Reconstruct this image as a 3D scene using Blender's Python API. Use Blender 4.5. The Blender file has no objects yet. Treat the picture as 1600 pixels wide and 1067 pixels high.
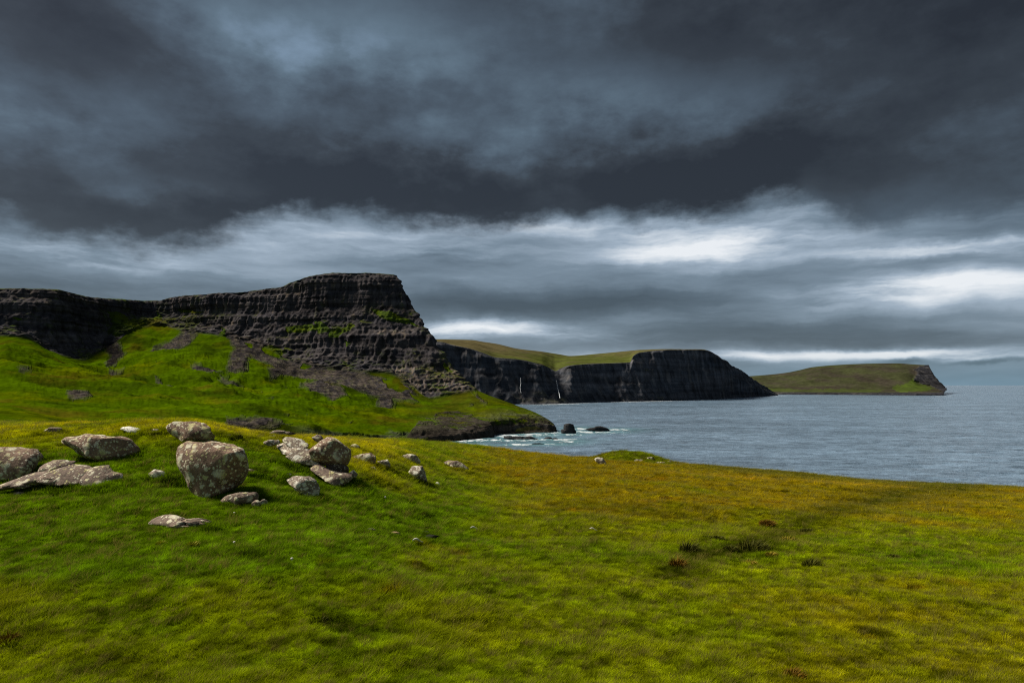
import bpy, bmesh, math, random
import numpy as np

random.seed(7)
rng = np.random.default_rng(11)
sc = bpy.context.scene
COL = sc.collection

# ------------------------------------------------------------------ camera
H = 70.0                       # camera height above the sea
F = 1066.7                     # focal length in photo pixels (24 mm on 36 mm)
PITCH = math.atan(68.0 / F)
CP, SP = math.cos(PITCH), math.sin(PITCH)
cam_d = bpy.data.cameras.new('camera')
cam_d.lens = 24.0
cam_d.sensor_width = 36.0
cam_d.clip_start = 0.1
cam_d.clip_end = 200000.0
cam = bpy.data.objects.new('camera', cam_d)
COL.objects.link(cam)
cam.location = (0, 0, H)
cam.rotation_euler = (math.pi / 2 + PITCH, 0, 0)
sc.camera = cam

EXPOSURE = 2.2
sc.view_settings.view_transform = 'Standard'
sc.view_settings.look = 'None'
sc.view_settings.gamma = 1.0
sc.view_settings.use_curve_mapping = False
sc.view_settings.exposure = EXPOSURE
sc.cycles.use_denoising = False
sc.cycles.pixel_filter_type = 'BLACKMAN_HARRIS'
sc.cycles.filter_width = 1.15
sc.cycles.use_adaptive_sampling = False
sc.cycles.sample_clamp_direct = 1.5
sc.cycles.sample_clamp_indirect = 0.8
sc.cycles.max_bounces = 5
sc.cycles.diffuse_bounces = 2
sc.cycles.glossy_bounces = 2
sc.cycles.transparent_max_bounces = 6

SUN_EL = math.radians(46)
SUN_AZ = math.radians(-72)      # from +Y towards +X; negative is to the left of the view

# ------------------------------------------------------------------ node DSL
class V:
    """a socket with arithmetic"""
    def __init__(s, nt, sock): s.nt, s.s = nt, sock
    def _m(s, op, *a, clamp=False):
        n = s.nt.nodes.new('ShaderNodeMath'); n.operation = op; n.use_clamp = clamp
        for i, v in enumerate((s,) + a):
            if isinstance(v, V): s.nt.links.new(v.s, n.inputs[i])
            else: n.inputs[i].default_value = v
        return V(s.nt, n.outputs[0])
    def __add__(s, o): return s._m('ADD', o)
    __radd__ = __add__
    def __sub__(s, o): return s._m('SUBTRACT', o)
    def __rsub__(s, o): return (s * -1.0) + o
    def __mul__(s, o): return s._m('MULTIPLY', o)
    __rmul__ = __mul__
    def __truediv__(s, o): return s._m('DIVIDE', o)
    def clamp(s): return s._m('ADD', 0.0, clamp=True)
    def sstep(s, a, b):
        n = s.nt.nodes.new('ShaderNodeMapRange'); n.interpolation_type = 'SMOOTHSTEP'
        s.nt.links.new(s.s, n.inputs['Value'])
        n.inputs['From Min'].default_value = a; n.inputs['From Max'].default_value = b
        return V(s.nt, n.outputs[0])
    def lin(s, a, b, c, d):
        n = s.nt.nodes.new('ShaderNodeMapRange')
        s.nt.links.new(s.s, n.inputs['Value'])
        for k, v in zip(('From Min', 'From Max', 'To Min', 'To Max'), (a, b, c, d)): n.inputs[k].default_value = v
        return V(s.nt, n.outputs[0])

def xyz(nt, x, y, z=0.0):
    n = nt.nodes.new('ShaderNodeCombineXYZ')
    for i, v in enumerate((x, y, z)):
        if isinstance(v, V): nt.links.new(v.s, n.inputs[i])
        else: n.inputs[i].default_value = v
    return V(nt, n.outputs[0])

def noise(nt, vec, scale, detail=4, rough=0.5, dist=0.0, out=0):
    n = nt.nodes.new('ShaderNodeTexNoise')
    if vec is not None: nt.links.new(vec.s, n.inputs['Vector'])
    n.inputs['Scale'].default_value = scale; n.inputs['Detail'].default_value = detail
    n.inputs['Roughness'].default_value = rough; n.inputs['Distortion'].default_value = dist
    return V(nt, n.outputs[out])

def voro(nt, vec, scale, feature='F1', out='Distance', rand=1.0):
    n = nt.nodes.new('ShaderNodeTexVoronoi'); n.feature = feature
    nt.links.new(vec.s, n.inputs['Vector']); n.inputs['Scale'].default_value = scale
    n.inputs['Randomness'].default_value = rand
    return V(nt, n.outputs[out])

def rgb(nt, c):
    n = nt.nodes.new('ShaderNodeRGB'); n.outputs[0].default_value = (c[0], c[1], c[2], 1)
    return V(nt, n.outputs[0])

def mix(nt, f, a, b, mode='MIX'):
    n = nt.nodes.new('ShaderNodeMix'); n.data_type = 'RGBA'; n.blend_type = mode
    for key, v in ((0, f), (6, a), (7, b)):
        if isinstance(v, V): nt.links.new(v.s, n.inputs[key])
        elif key == 0: n.inputs[0].default_value = v
        else: n.inputs[key].default_value = (v[0], v[1], v[2], 1)
    return V(nt, n.outputs[2])

def vadd(nt, a, b, op='ADD'):
    n = nt.nodes.new('ShaderNodeVectorMath'); n.operation = op
    for i, v in enumerate((a, b)):
        if isinstance(v, V): nt.links.new(v.s, n.inputs[i])
        else: n.inputs[i].default_value = v
    return V(nt, n.outputs[0])

def sep(nt, v):
    n = nt.nodes.new('ShaderNodeSeparateXYZ'); nt.links.new(v.s, n.inputs[0])
    return [V(nt, n.outputs[i]) for i in range(3)]

# ------------------------------------------------------------------ projection helpers (photo pixel <-> place)
def tan_of(py):                 # z / y of a photo row
    v = (533.5 - np.asarray(py, float)) / F
    return (SP + v * CP) / (CP - v * SP)

def place(px, py, D):           # the point seen at a photo pixel, D metres ahead
    v = (533.5 - np.asarray(py, float)) / F
    u = (np.asarray(px, float) - 800.0) / F
    wy = CP - v * SP
    k = np.asarray(D, float) / wy
    return np.stack(np.broadcast_arrays(u * k, np.asarray(D, float), H + (SP + v * CP) * k), -1)

def sea_d(py, z=0.0):
    return (z - H) / tan_of(py)

def project(P):
    X, Y, Z = P[..., 0], P[..., 1], P[..., 2] - H
    yc = np.maximum(Y * CP + Z * SP, 1e-3)
    zc = -Y * SP + Z * CP
    return 800 + F * X / yc, 533.5 - F * zc / yc

def azel(px, py):
    p = place(px, py, 1.0) - np.array([0, 0, H])
    return math.atan2(p[0], p[1]), math.asin(p[2] / np.linalg.norm(p))

# ------------------------------------------------------------------ sky and sun
def build_world():
    w = bpy.data.worlds.new('World'); sc.world = w; w.use_nodes = True
    nt = w.node_tree; nt.nodes.clear()
    out = nt.nodes.new('ShaderNodeOutputWorld'); bg = nt.nodes.new('ShaderNodeBackground')
    bg.inputs['Strength'].default_value = 0.1
    nt.links.new(bg.outputs[0], out.inputs[0])
    sky = nt.nodes.new('ShaderNodeTexSky'); sky.sky_type = 'NISHITA'; sky.sun_disc = False
    sky.sun_elevation = SUN_EL; sky.sun_rotation = SUN_AZ
    tc = nt.nodes.new('ShaderNodeTexCoord')
    d = V(nt, tc.outputs['Generated'])
    x, y, z = sep(nt, d)
    az = x._m('ARCTAN2', y)
    el = z._m('ARCSINE')
    # wind-torn warp
    p = xyz(nt, az, el * 1.7)
    wa = noise(nt, p, 3.2, 6, 0.55)
    wb = noise(nt, vadd(nt, p, (5.2, 1.3, 0)), 11.0, 5, 0.6)
    wc = noise(nt, vadd(nt, p, (9.2, 4.3, 2)), 34.0, 4, 0.6)
    warp = (wa - 0.5) * 0.030 + (wb - 0.5) * 0.085 + (wc - 0.5) * 0.030
    # lower edge of the dark deck as a curve over azimuth
    edge_pts = [(-400, 345), (0, 345), (60, 362), (120, 378), (200, 390), (280, 386), (350, 378), (400, 358), (470, 345), (560, 342), (620, 346), (680, 358), (740, 362),
                (820, 362), (860, 346), (930, 340), (1010, 346), (1070, 348), (1130, 340), (1165, 330), (1200, 322), (1240, 326), (1290, 342), (1360, 356), (1430, 345), (1490, 330), (1600, 330), (2000, 340)]
    fc = nt.nodes.new('ShaderNodeFloatCurve')
    cu = fc.mapping.curves[0]
    pts = [((azel(a, b)[0] + 1.2) / 2.4, azel(a, b)[1] / 0.5) for a, b in edge_pts]
    while len(cu.points) < len(pts): cu.points.new(0.5, 0.5)
    for q, (a, b) in zip(cu.points, pts): q.location = (a, b)
    fc.mapping.update()
    azn = (az + 1.2) / 2.4
    nt.links.new(azn.s, fc.inputs['Value'])
    edge = V(nt, fc.outputs[0]) * 0.5
    deck = (el - edge + warp * 0.9).sstep(-0.014, 0.026)
    # brightness of the deck: broad swells
    def blob(px, py, sx, sy, amp, warped=1.0):
        a0, e0 = azel(px, py)
        u = (az - a0 + (wa - 0.5) * (0.30 * warped)) / (sx / F)
        v = (el - e0 + (wb - 0.5) * (0.07 * warped) + (wa - 0.5) * (0.08 * warped)) / (sy / F)
        r = u * u + v * v
        return (r * -1.0)._m('EXPONENT') * amp
    t = (wa - 0.5) * 1.0 + (wb - 0.5) * 0.50 + (wc - 0.5) * 0.12 + (noise(nt, p, 1.5, 3, 0.5) - 0.5) * 0.5 + 0.36
    rimd = (el - edge + warp * 0.9 - 0.035) / 0.06
    t = t - ((rimd * rimd) * -1.0)._m('EXPONENT') * 0.08
    for b in [(470, 50, 190, 60, 0.30), (650, 70, 150, 60, 0.26), (930, 150, 130, 60, 0.30), (690, 190, 160, 70, 0.22),
              (150, 160, 80, 60, 0.22), (270, 300, 120, 22, 0.24), (720, 240, 220, 30, 0.12), (1150, 170, 160, 50, 0.20),
              (850, 300, 460, 60, -0.28), (180, 330, 300, 70, -0.22), (1080, 285, 150, 60, -0.12), (560, 280, 160, 40, -0.10), (130, 60, 120, 80, -0.22),
              (1150, 40, 240, 70, -0.24), (1500, 60, 220, 110, -0.22), (1330, 220, 180, 60, -0.10), (1560, 240, 110, 80, 0.02),
              (1340, 330, 170, 40, 0.22), (1220, 310, 45, 40, 0.25)]:
        t = t + blob(*b)
    r1 = nt.nodes.new('ShaderNodeValToRGB')
    def ramp(node, stops):
        cr = node.color_ramp
        while len(cr.elements) > 1: cr.elements.remove(cr.elements[-1])
        for i, (pos, c) in enumerate(stops):
            e = cr.elements[0] if i == 0 else cr.elements.new(pos)
            e.position = pos; e.color = (c[0], c[1], c[2], 1)
    def s2l(c): return tuple(((v / 255 + 0.055) / 1.055) ** 2.4 if v > 10 else v / 255 / 12.92 for v in c)
    ramp(r1, [(0.0, s2l((33, 35, 38))), (0.25, s2l((49, 54, 59))), (0.5, s2l((70, 82, 93))), (0.75, s2l((92, 110, 124))), (1.0, s2l((120, 142, 163)))])
    nt.links.new(t.clamp().s, r1.inputs[0])
    deck_c = V(nt, r1.outputs[0])
    # lower sky: long flat bands of stratus
    q = xyz(nt, az * 1.0, (el + (wb - 0.5) * 0.018 + (wc - 0.5) * 0.004 + (wa - 0.5) * 0.02) * 6.8, 3.0)
    s1 = noise(nt, q, 2.3, 6, 0.55)
    s2 = noise(nt, vadd(nt, q, (3, 8, 1)), 7.0, 5, 0.6)
    s3 = noise(nt, vadd(nt, q, (1, 2, 7)), 24.0, 4, 0.6)
    low = (s1 - 0.5) * 1.0 + (s2 - 0.5) * 0.38 + 0.46
    mod = (s1 - 0.5) * 2.6 + (s2 - 0.5) * 2.2 + 0.84
    for b in [(60, 382, 120, 18, 0.30, .5), (200, 408, 120, 12, 0.26, .5), (430, 372, 170, 20, 0.26, .5), (690, 396, 80, 14, 0.36, .5), (620, 365, 130, 12, 0.14, .5),
              (1090, 386, 110, 24, 0.72, .4), (960, 356, 200, 12, 0.26, .5), (1230, 350, 90, 18, 0.16, .5), (1180, 382, 220, 14, 0.22, .5),
              (1450, 450, 120, 18, 0.85, .3), (1490, 388, 130, 10, 0.55, .5), (760, 514, 120, 11, 0.85, .3), (690, 520, 60, 12, 0.3, .3), (900, 528, 90, 10, 0.26, .3),
              (1180, 557, 240, 7, 0.70, .2), (1540, 558, 70, 5, 0.70, .2), (1390, 551, 110, 5, 0.62, .2),
              (250, 440, 300, 24, -0.18, .5), (780, 478, 190, 26, -0.30, .5), (1000, 470, 260, 20, -0.18, .5), (1300, 505, 330, 14, -0.16, .4),
              (1100, 524, 300, 14, -0.18, .4), (1450, 530, 300, 12, -0.22, .3), (660, 470, 60, 40, -0.10, .5),
              (1440, 561, 30, 5, -0.55, .4), (1535, 566, 26, 3.5, -0.45, .4), (1588, 563, 22, 4, -0.45, .4)]:
        if b[4] > 0:
            low = low + blob(*b) * mod
            continue
        low = low + blob(*b)
    r2 = nt.nodes.new('ShaderNodeValToRGB')
    ramp(r2, [(0.0, s2l((64, 77, 88))), (0.185, s2l((84, 99, 112))), (0.37, s2l((116, 133, 148))), (0.55, s2l((155, 171, 187))), (0.74, s2l((198, 208, 218))), (1.0, s2l((232, 236, 240)))])
    nt.links.new((low * 0.74).clamp().s, r2.inputs[0])
    low_c = V(nt, r2.outputs[0])
    # clear strip just above the sea on the right, blue green
    strip = (el + (wb - 0.5) * 0.01).lin(0.0, 0.05, 1.0, 0.0).clamp() * az.lin(0.05, 0.45, 0.0, 0.8).clamp()
    low_c = mix(nt, strip * 0.75, low_c, s2l((112, 148, 168)))
    # blue shift towards the right
    low_c = mix(nt, az.lin(-0.1, 0.65, 0.0, 0.34).clamp(), low_c, s2l((92, 122, 148)), 'MULTIPLY') if False else low_c
    cloud = mix(nt, deck, low_c, deck_c)
    K = 10.0 / (2 ** EXPOSURE)
    cloudk = vadd(nt, cloud, (K, K, K), 'MULTIPLY')
    skyc = V(nt, sky.outputs[0])
    behind = (y * -1.0).lin(-0.1, 0.9, 1.0, 2.8)._m('MAXIMUM', 1.0)._m('MINIMUM', 2.8)  # unseen sky at the camera's back brightened to light the cliff faces
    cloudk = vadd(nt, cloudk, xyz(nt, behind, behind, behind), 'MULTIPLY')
    below = z.sstep(-0.02, 0.0)
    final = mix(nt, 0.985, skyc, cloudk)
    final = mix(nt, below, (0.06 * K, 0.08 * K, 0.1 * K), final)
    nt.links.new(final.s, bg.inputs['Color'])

build_world()
sun_d = bpy.data.lights.new('sun', 'SUN'); sun_d.energy = 1.5; sun_d.angle = math.radians(16)
sun_d.color = (1.0, 0.93, 0.82)
sun = bpy.data.objects.new('sun', sun_d); COL.objects.link(sun)
from mathutils import Vector
sd = Vector((math.sin(SUN_AZ) * math.cos(SUN_EL), math.cos(SUN_AZ) * math.cos(SUN_EL), math.sin(SUN_EL)))
sun.rotation_euler = sd.to_track_quat('Z', 'Y').to_euler()
sun.location = (0, 0, 500)

# ------------------------------------------------------------------ numeric noise and curves
PERM = rng.permutation(256); PERM = np.concatenate([PERM, PERM, PERM])
GR = rng.normal(size=(256, 3)); GR /= np.linalg.norm(GR, axis=1)[:, None]
def perlin(x, y, z):
    x, y, z = np.broadcast_arrays(x, y, z)
    xi, yi, zi = np.floor(x).astype(int), np.floor(y).astype(int), np.floor(z).astype(int)
    fx, fy, fz = x - xi, y - yi, z - zi
    u, v, w = [f * f * f * (f * (f * 6 - 15) + 10) for f in (fx, fy, fz)]
    xi &= 255; yi &= 255; zi &= 255
    res = 0
    for dx in (0, 1):
        for dy in (0, 1):
            for dz in (0, 1):
                g = GR[PERM[PERM[PERM[xi + dx] + yi + dy] + zi + dz]]
                dot = g[..., 0] * (fx - dx) + g[..., 1] * (fy - dy) + g[..., 2] * (fz - dz)
                res = res + dot * (u if dx else 1 - u) * (v if dy else 1 - v) * (w if dz else 1 - w)
    return res * 1.5
def fbm(x, y, z, o=4, r=0.5, ridged=False):
    s, a, n = 0, 1.0, 0
    for k in range(o):
        q = perlin(x * 2 ** k + 17.3 * k, y * 2 ** k + 5.1 * k, z * 2 ** k + 9.7 * k)
        if ridged: q = 1 - 2 * np.abs(q)
        s = s + a * q; n += a; a *= r
    return s / n
def sst(x, a, b):
    t = np.clip((x - a) / (b - a), 0, 1); return t * t * (3 - 2 * t)
def pchip(xk, yk, x):
    xk = np.asarray(xk, float); yk = np.asarray(yk, float)
    h = np.diff(xk); dl = np.diff(yk, axis=0) / h.reshape((-1,) + (1,) * (yk.ndim - 1))
    m = np.zeros_like(yk)
    prod = dl[:-1] * dl[1:]
    den = np.where(np.abs(dl[:-1] + dl[1:]) < 1e-12, 1, dl[:-1] + dl[1:])
    m[1:-1] = np.where(prod > 0, 2 * prod / den, 0)
    m[0], m[-1] = dl[0], dl[-1]
    i = np.clip(np.searchsorted(xk, x) - 1, 0, len(h) - 1)
    sh = (-1,) + (1,) * (yk.ndim - 1)
    t = ((np.clip(x, xk[0], xk[-1]) - xk[i]) / h[i]).reshape(sh); hh = h[i].reshape(sh)
    t2, t3 = t * t, t * t * t
    return (2 * t3 - 3 * t2 + 1) * yk[i] + (t3 - 2 * t2 + t) * hh * m[i] + (-2 * t3 + 3 * t2) * yk[i + 1] + (t3 - t2) * hh * m[i + 1]

def inpoly(px, py, poly):
    c = np.zeros(px.shape, bool); n = len(poly)
    for i in range(n):
        (x1, y1), (x2, y2) = poly[i], poly[(i + 1) % n]
        if y1 == y2: continue
        cond = ((y1 > py) != (y2 > py)) & (px < (x2 - x1) * (py - y1) / (y2 - y1) + x1)
        c ^= cond
    return c

# ------------------------------------------------------------------ mesh helpers
def tag(o, label=None, cat=None, group=None, kind=None):
    if label: o['label'] = label
    if cat: o['category'] = cat
    if group: o['group'] = group
    if kind: o['kind'] = kind
    return o

def mesh_obj(name, verts, faces, mat, parent=None, smooth=True, attrs=None):
    me = bpy.data.meshes.new(name)
    verts = np.asarray(verts, np.float32).reshape(-1, 3); faces = np.asarray(faces, np.int32)
    me.vertices.add(len(verts)); me.vertices.foreach_set('co', verts.ravel())
    n, k = faces.shape
    me.loops.add(n * k); me.loops.foreach_set('vertex_index', faces.ravel())
    me.polygons.add(n); me.polygons.foreach_set('loop_start', np.arange(0, n * k, k, dtype=np.int32))
    me.polygons.foreach_set('use_smooth', np.full(n, smooth))
    me.update(); me.validate()
    for an, (typ, data) in (attrs or {}).items():
        a = me.attributes.new(an, typ, 'POINT')
        if typ == 'FLOAT_COLOR':
            d4 = np.ones((len(verts), 4), np.float32); d4[:, :3] = np.asarray(data).reshape(-1, 3)
            a.data.foreach_set('color', d4.ravel())
        else: a.data.foreach_set('value', np.asarray(data, np.float32).ravel())
    if mat: me.materials.append(mat)
    o = bpy.data.objects.new(name, me); COL.objects.link(o)
    if parent: o.parent = parent
    return o

def grid_faces(nr, nc):
    r, c = np.meshgrid(np.arange(nr - 1), np.arange(nc - 1), indexing='ij')
    a = (r * nc + c).ravel()
    return np.stack([a, a + 1, a + nc + 1, a + nc], 1)

def grid_normals(P):
    du = np.gradient(P, axis=1); dv = np.gradient(P, axis=0)
    n = np.cross(du, dv); l = np.linalg.norm(n, axis=-1, keepdims=True)
    return n / np.maximum(l, 1e-9)

def new_mat(name):
    m = bpy.data.materials.new(name); m.use_nodes = True
    nt = m.node_tree; b = nt.nodes['Principled BSDF']
    return m, nt, b

def attr(nt, name, out='Color', typ='GEOMETRY'):
    n = nt.nodes.new('ShaderNodeAttribute'); n.attribute_name = name; n.attribute_type = typ
    return V(nt, n.outputs[out])

def bump(nt, b, h, strength, dist):
    n = nt.nodes.new('ShaderNodeBump'); n.inputs['Strength'].default_value = strength; n.inputs['Distance'].default_value = dist
    nt.links.new(h.s, n.inputs['Height']); nt.links.new(n.outputs[0], b.inputs['Normal'])

def pos(nt):
    return V(nt, nt.nodes.new('ShaderNodeNewGeometry').outputs['Position'])

# ------------------------------------------------------------------ materials
def mat_land(name, sc1, sc2, bs, bd):
    m, nt, b = new_mat(name)
    P = pos(nt); c = attr(nt, 'tint'); g = attr(nt, 'turf', 'Fac')
    n1 = noise(nt, P, sc1, 5, 0.6); n2 = noise(nt, P, sc2, 4, 0.6)
    px_, py_, pz_ = sep(nt, P)
    col_n = noise(nt, xyz(nt, px_, py_, pz_ * 0.12), sc2 * 1.4, 3, 0.6)   # upright joints of the basalt
    band = noise(nt, xyz(nt, px_ * 0.06, py_ * 0.06, pz_), sc2 * 1.2, 3, 0.6)
    rockv = (col_n.lin(0.3, 0.7, 0.45, 1.55)) * (band.lin(0.3, 0.7, 0.55, 1.45))
    grassv = n1.lin(0.3, 0.7, 0.7, 1.3) * n2.lin(0.3, 0.7, 0.75, 1.25)
    k = rockv + (grassv - rockv) * g
    kk = xyz(nt, k, k, k)
    c2 = vadd(nt, c, kk, 'MULTIPLY')
    nt.links.new(c2.s, b.inputs['Base Color'])
    b.inputs['Roughness'].default_value = 1.0; b.inputs['Specular IOR Level'].default_value = 0.0
    bump(nt, b, (col_n * 0.6 + band * 0.8) * (1.0 - g * 0.8) + n2 * 0.5, bs, bd)
    return m
M_land = mat_land('headland_turf_and_basalt', 0.02, 0.09, 0.8, 6.0)
M_far = mat_land('far_headland_turf_and_rock', 0.006, 0.03, 0.6, 14.0)

def mat_ground():
    m, nt, b = new_mat('pasture_soil')
    P = pos(nt); c = attr(nt, 'tint')
    n1 = noise(nt, P, 7.0, 5, 0.65); n2 = noise(nt, P, 40.0, 3, 0.6)
    k = n1.lin(0.3, 0.7, 0.55, 1.25) * n2.lin(0.25, 0.75, 0.6, 1.3)
    nt.links.new(vadd(nt, c, xyz(nt, k, k, k), 'MULTIPLY').s, b.inputs['Base Color'])
    b.inputs['Roughness'].default_value = 1.0; b.inputs['Specular IOR Level'].default_value = 0.0
    bump(nt, b, n1 * 0.7 + n2 * 0.3, 0.8, 0.12)
    return m
M_ground = mat_ground()

def mat_grass():
    m, nt, b = new_mat('grass_blades')
    c = attr(nt, 'tint', 'Color', 'INSTANCER')
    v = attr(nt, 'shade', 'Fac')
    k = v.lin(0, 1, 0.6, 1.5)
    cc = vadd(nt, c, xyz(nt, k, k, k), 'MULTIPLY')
    nt.links.new(cc.s, b.inputs['Base Color'])
    b.inputs['Roughness'].default_value = 0.8; b.inputs['Specular IOR Level'].default_value = 0.03
    tr = nt.nodes.new('ShaderNodeBsdfTranslucent'); nt.links.new(cc.s, tr.inputs[0])
    ms = nt.nodes.new('ShaderNodeMixShader'); ms.inputs[0].default_value = 0.35
    nt.links.new(b.outputs[0], ms.inputs[1]); nt.links.new(tr.outputs[0], ms.inputs[2])
    nt.links.new(ms.outputs[0], nt.nodes['Material Output'].inputs[0])
    return m
M_grass = mat_grass()

def mat_tuft(name, c0, c1):
    m, nt, b = new_mat(name)
    v = attr(nt, 'shade', 'Fac')
    cc = mix(nt, v, c0, c1)
    nt.links.new(cc.s, b.inputs['Base Color']); b.inputs['Roughness'].default_value = 0.7
    b.inputs['Specular IOR Level'].default_value = 0.1
    return m

def mat_rock(name, base, dark, lich, amount, scale=1.0, yellow=0.3):
    m, nt, b = new_mat(name)
    tc = nt.nodes.new('ShaderNodeTexCoord'); P0 = V(nt, tc.outputs['Object'])
    oi = nt.nodes.new('ShaderNodeObjectInfo'); rnd = V(nt, oi.outputs['Random'])
    P = vadd(nt, P0, xyz(nt, rnd * 37.0, rnd * 11.0, rnd * 23.0))
    n1 = noise(nt, P, 1.6 * scale, 5, 0.6); n2 = noise(nt, P, 9 * scale, 5, 0.65); n3 = noise(nt, P, 45 * scale, 3, 0.6)
    c = mix(nt, n1.sstep(0.36, 0.64), dark, base)
    c = mix(nt, n2.lin(0.35, 0.7, 0, 0.75).clamp(), c, tuple(v * 1.6 for v in base))
    sp = n3.lin(0.3, 0.7, 0.72, 1.25)
    c = vadd(nt, c, xyz(nt, sp, sp, sp), 'MULTIPLY')
    wv = noise(nt, P, 6 * scale, 4, 0.6, 0, 1)
    Pw = vadd(nt, P, vadd(nt, wv, (0.16 / scale,) * 3, 'MULTIPLY'))
    lic = 0
    for s, lo, zone in ((2.0, 0.36, 1.2), (4.5, 0.38, 1.8), (10, 0.38, 3.5)):
        v = voro(nt, Pw, s * scale); pat = (v + (n3 - 0.5) * 0.20 + (n2 - 0.5) * 0.55).lin(lo, lo - 0.12, 0, 1).clamp()
        mk = noise(nt, vadd(nt, P, (s, 2 * s, 3)), zone * scale, 2, 0.5).lin(0.60 - 0.16 * amount, 0.66 - 0.16 * amount, 0, 1).clamp()
        q = pat * mk
        lic = q if isinstance(lic, int) else lic._m('MAXIMUM', q)
    lcol = mix(nt, noise(nt, P, 2.6 * scale, 2).sstep(0.46, 0.62) * yellow, lich, (lich[0] * 0.80, lich[1] * 0.78, lich[2] * 0.40))
    lk = n3.lin(0.3, 0.7, 0.75, 1.15)
    lcol = vadd(nt, lcol, xyz(nt, lk, lk, lk), 'MULTIPLY')
    c = mix(nt, lic * 0.9, c, lcol)
    # moss low in cracks
    nt.links.new(c.s, b.inputs['Base Color'])
    b.inputs['Roughness'].default_value = 0.9; b.inputs['Specular IOR Level'].default_value = 0.2
    bump(nt, b, n1 * 0.4 + n2 * 0.35 + n3 * 0.15 + lic * 0.1, 0.8, 0.10 / scale)
    return m
LICH = (0.64, 0.60, 0.44)
M_rock = mat_rock('brown_lichened_gneiss', (0.200, 0.128, 0.086), (0.080, 0.050, 0.034), LICH, 1.4, 1.0, 0.8)
M_rockw = mat_rock('pale_lichened_stone', (0.20, 0.155, 0.115), (0.08, 0.062, 0.046), (0.68, 0.65, 0.54), 1.9, 1.3, 0.45)
M_rockg = mat_rock('grey_slab_rock', (0.165, 0.118, 0.088), (0.07, 0.052, 0.040), LICH, 0.9, 1.2, 0.9)
M_tan = mat_rock('tan_field_stone', (0.27, 0.18, 0.09), (0.18, 0.12, 0.06), (0.4, 0.32, 0.2), 0.2, 4.0, 0)
M_dark = mat_rock('dark_brown_stone', (0.07, 0.05, 0.035), (0.03, 0.022, 0.018), LICH, 0.2, 4.0, 0.3)
M_searock = mat_rock('wet_black_basalt', (0.02, 0.02, 0.021), (0.009, 0.009, 0.010), (0.05, 0.05, 0.05), 0.3, 0.15, 0)
M_white = mat_rock('white_stone', (0.6, 0.57, 0.48), (0.4, 0.38, 0.32), (0.7, 0.68, 0.6), 0.5, 6.0, 0)
M_peat = mat_rock('black_peat', (0.008, 0.006, 0.004), (0.004, 0.003, 0.002), (0.01, 0.01, 0.01), 0.1, 3.0, 0)

def mat_sea():
    m, nt, b = new_mat('choppy_sea_water')
    P = pos(nt); foam = attr(nt, 'foam', 'Fac'); teal = attr(nt, 'shallow', 'Fac')
    x_, y_, z_ = sep(nt, P)
    Pv = xyz(nt, x_ * 0.55 + y_ * 0.25, y_, z_)
    n1 = noise(nt, Pv, 0.035, 6, 0.68); n2 = noise(nt, Pv, 0.25, 4, 0.6); n3 = noise(nt, P, 0.004, 4, 0.55)
    nf = noise(nt, P, 0.12, 5, 0.7); nf2 = noise(nt, P, 0.03, 3, 0.6)
    f = (foam * 0.64 + (nf - 0.5) * 3.0 + (nf2 - 0.5) * 1.6).sstep(0.42, 0.75) * foam.sstep(0.03, 0.35)
    caps = noise(nt, xyz(nt, x_ * 0.7, y_ * 1.5, 0), 0.05, 6, 0.75).sstep(0.735, 0.79) * 0.45
    f = f._m('MAXIMUM', caps)
    body = mix(nt, teal, (0.130, 0.190, 0.255), (0.09, 0.20, 0.22))  # body colour lifted in place of reflected bright sky
    lane = noise(nt, xyz(nt, x_ * 0.35 + y_ * 0.1, y_, 5.0), 0.006, 4, 0.6).lin(0.3, 0.7, 0.72, 1.28)
    chop = noise(nt, xyz(nt, x_ * 0.5 + y_ * 0.2, y_, 9.0), 0.06, 5, 0.7).lin(0.35, 0.65, 0.55, 1.4)  # light and shade of the waves put into the colour as flecks
    lane = lane * chop
    body = vadd(nt, body, xyz(nt, lane, lane, lane), 'MULTIPLY')
    nt.links.new(mix(nt, f, body, (0.62, 0.66, 0.68)).s, b.inputs['Base Color'])
    nt.links.new((f * 0.6 + 0.20).s, b.inputs['Roughness'])
    b.inputs['IOR'].default_value = 1.333
    b.inputs['Specular IOR Level'].default_value = 0.5
    bump(nt, b, n1 * 11.0 + n2 * 1.0, 1.0, 1.0)
    return m
M_sea = mat_sea()

# ------------------------------------------------------------------ sea
SHORE = []     # foam sources: world x, y, radius
def foam_px(px, py, w, hgt_m=None):
    D = sea_d(py); x = (px - 800) / F * D
    SHORE.append((float(x), float(D), w / F * D, hgt_m or w / F * D * 1.2))

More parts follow.
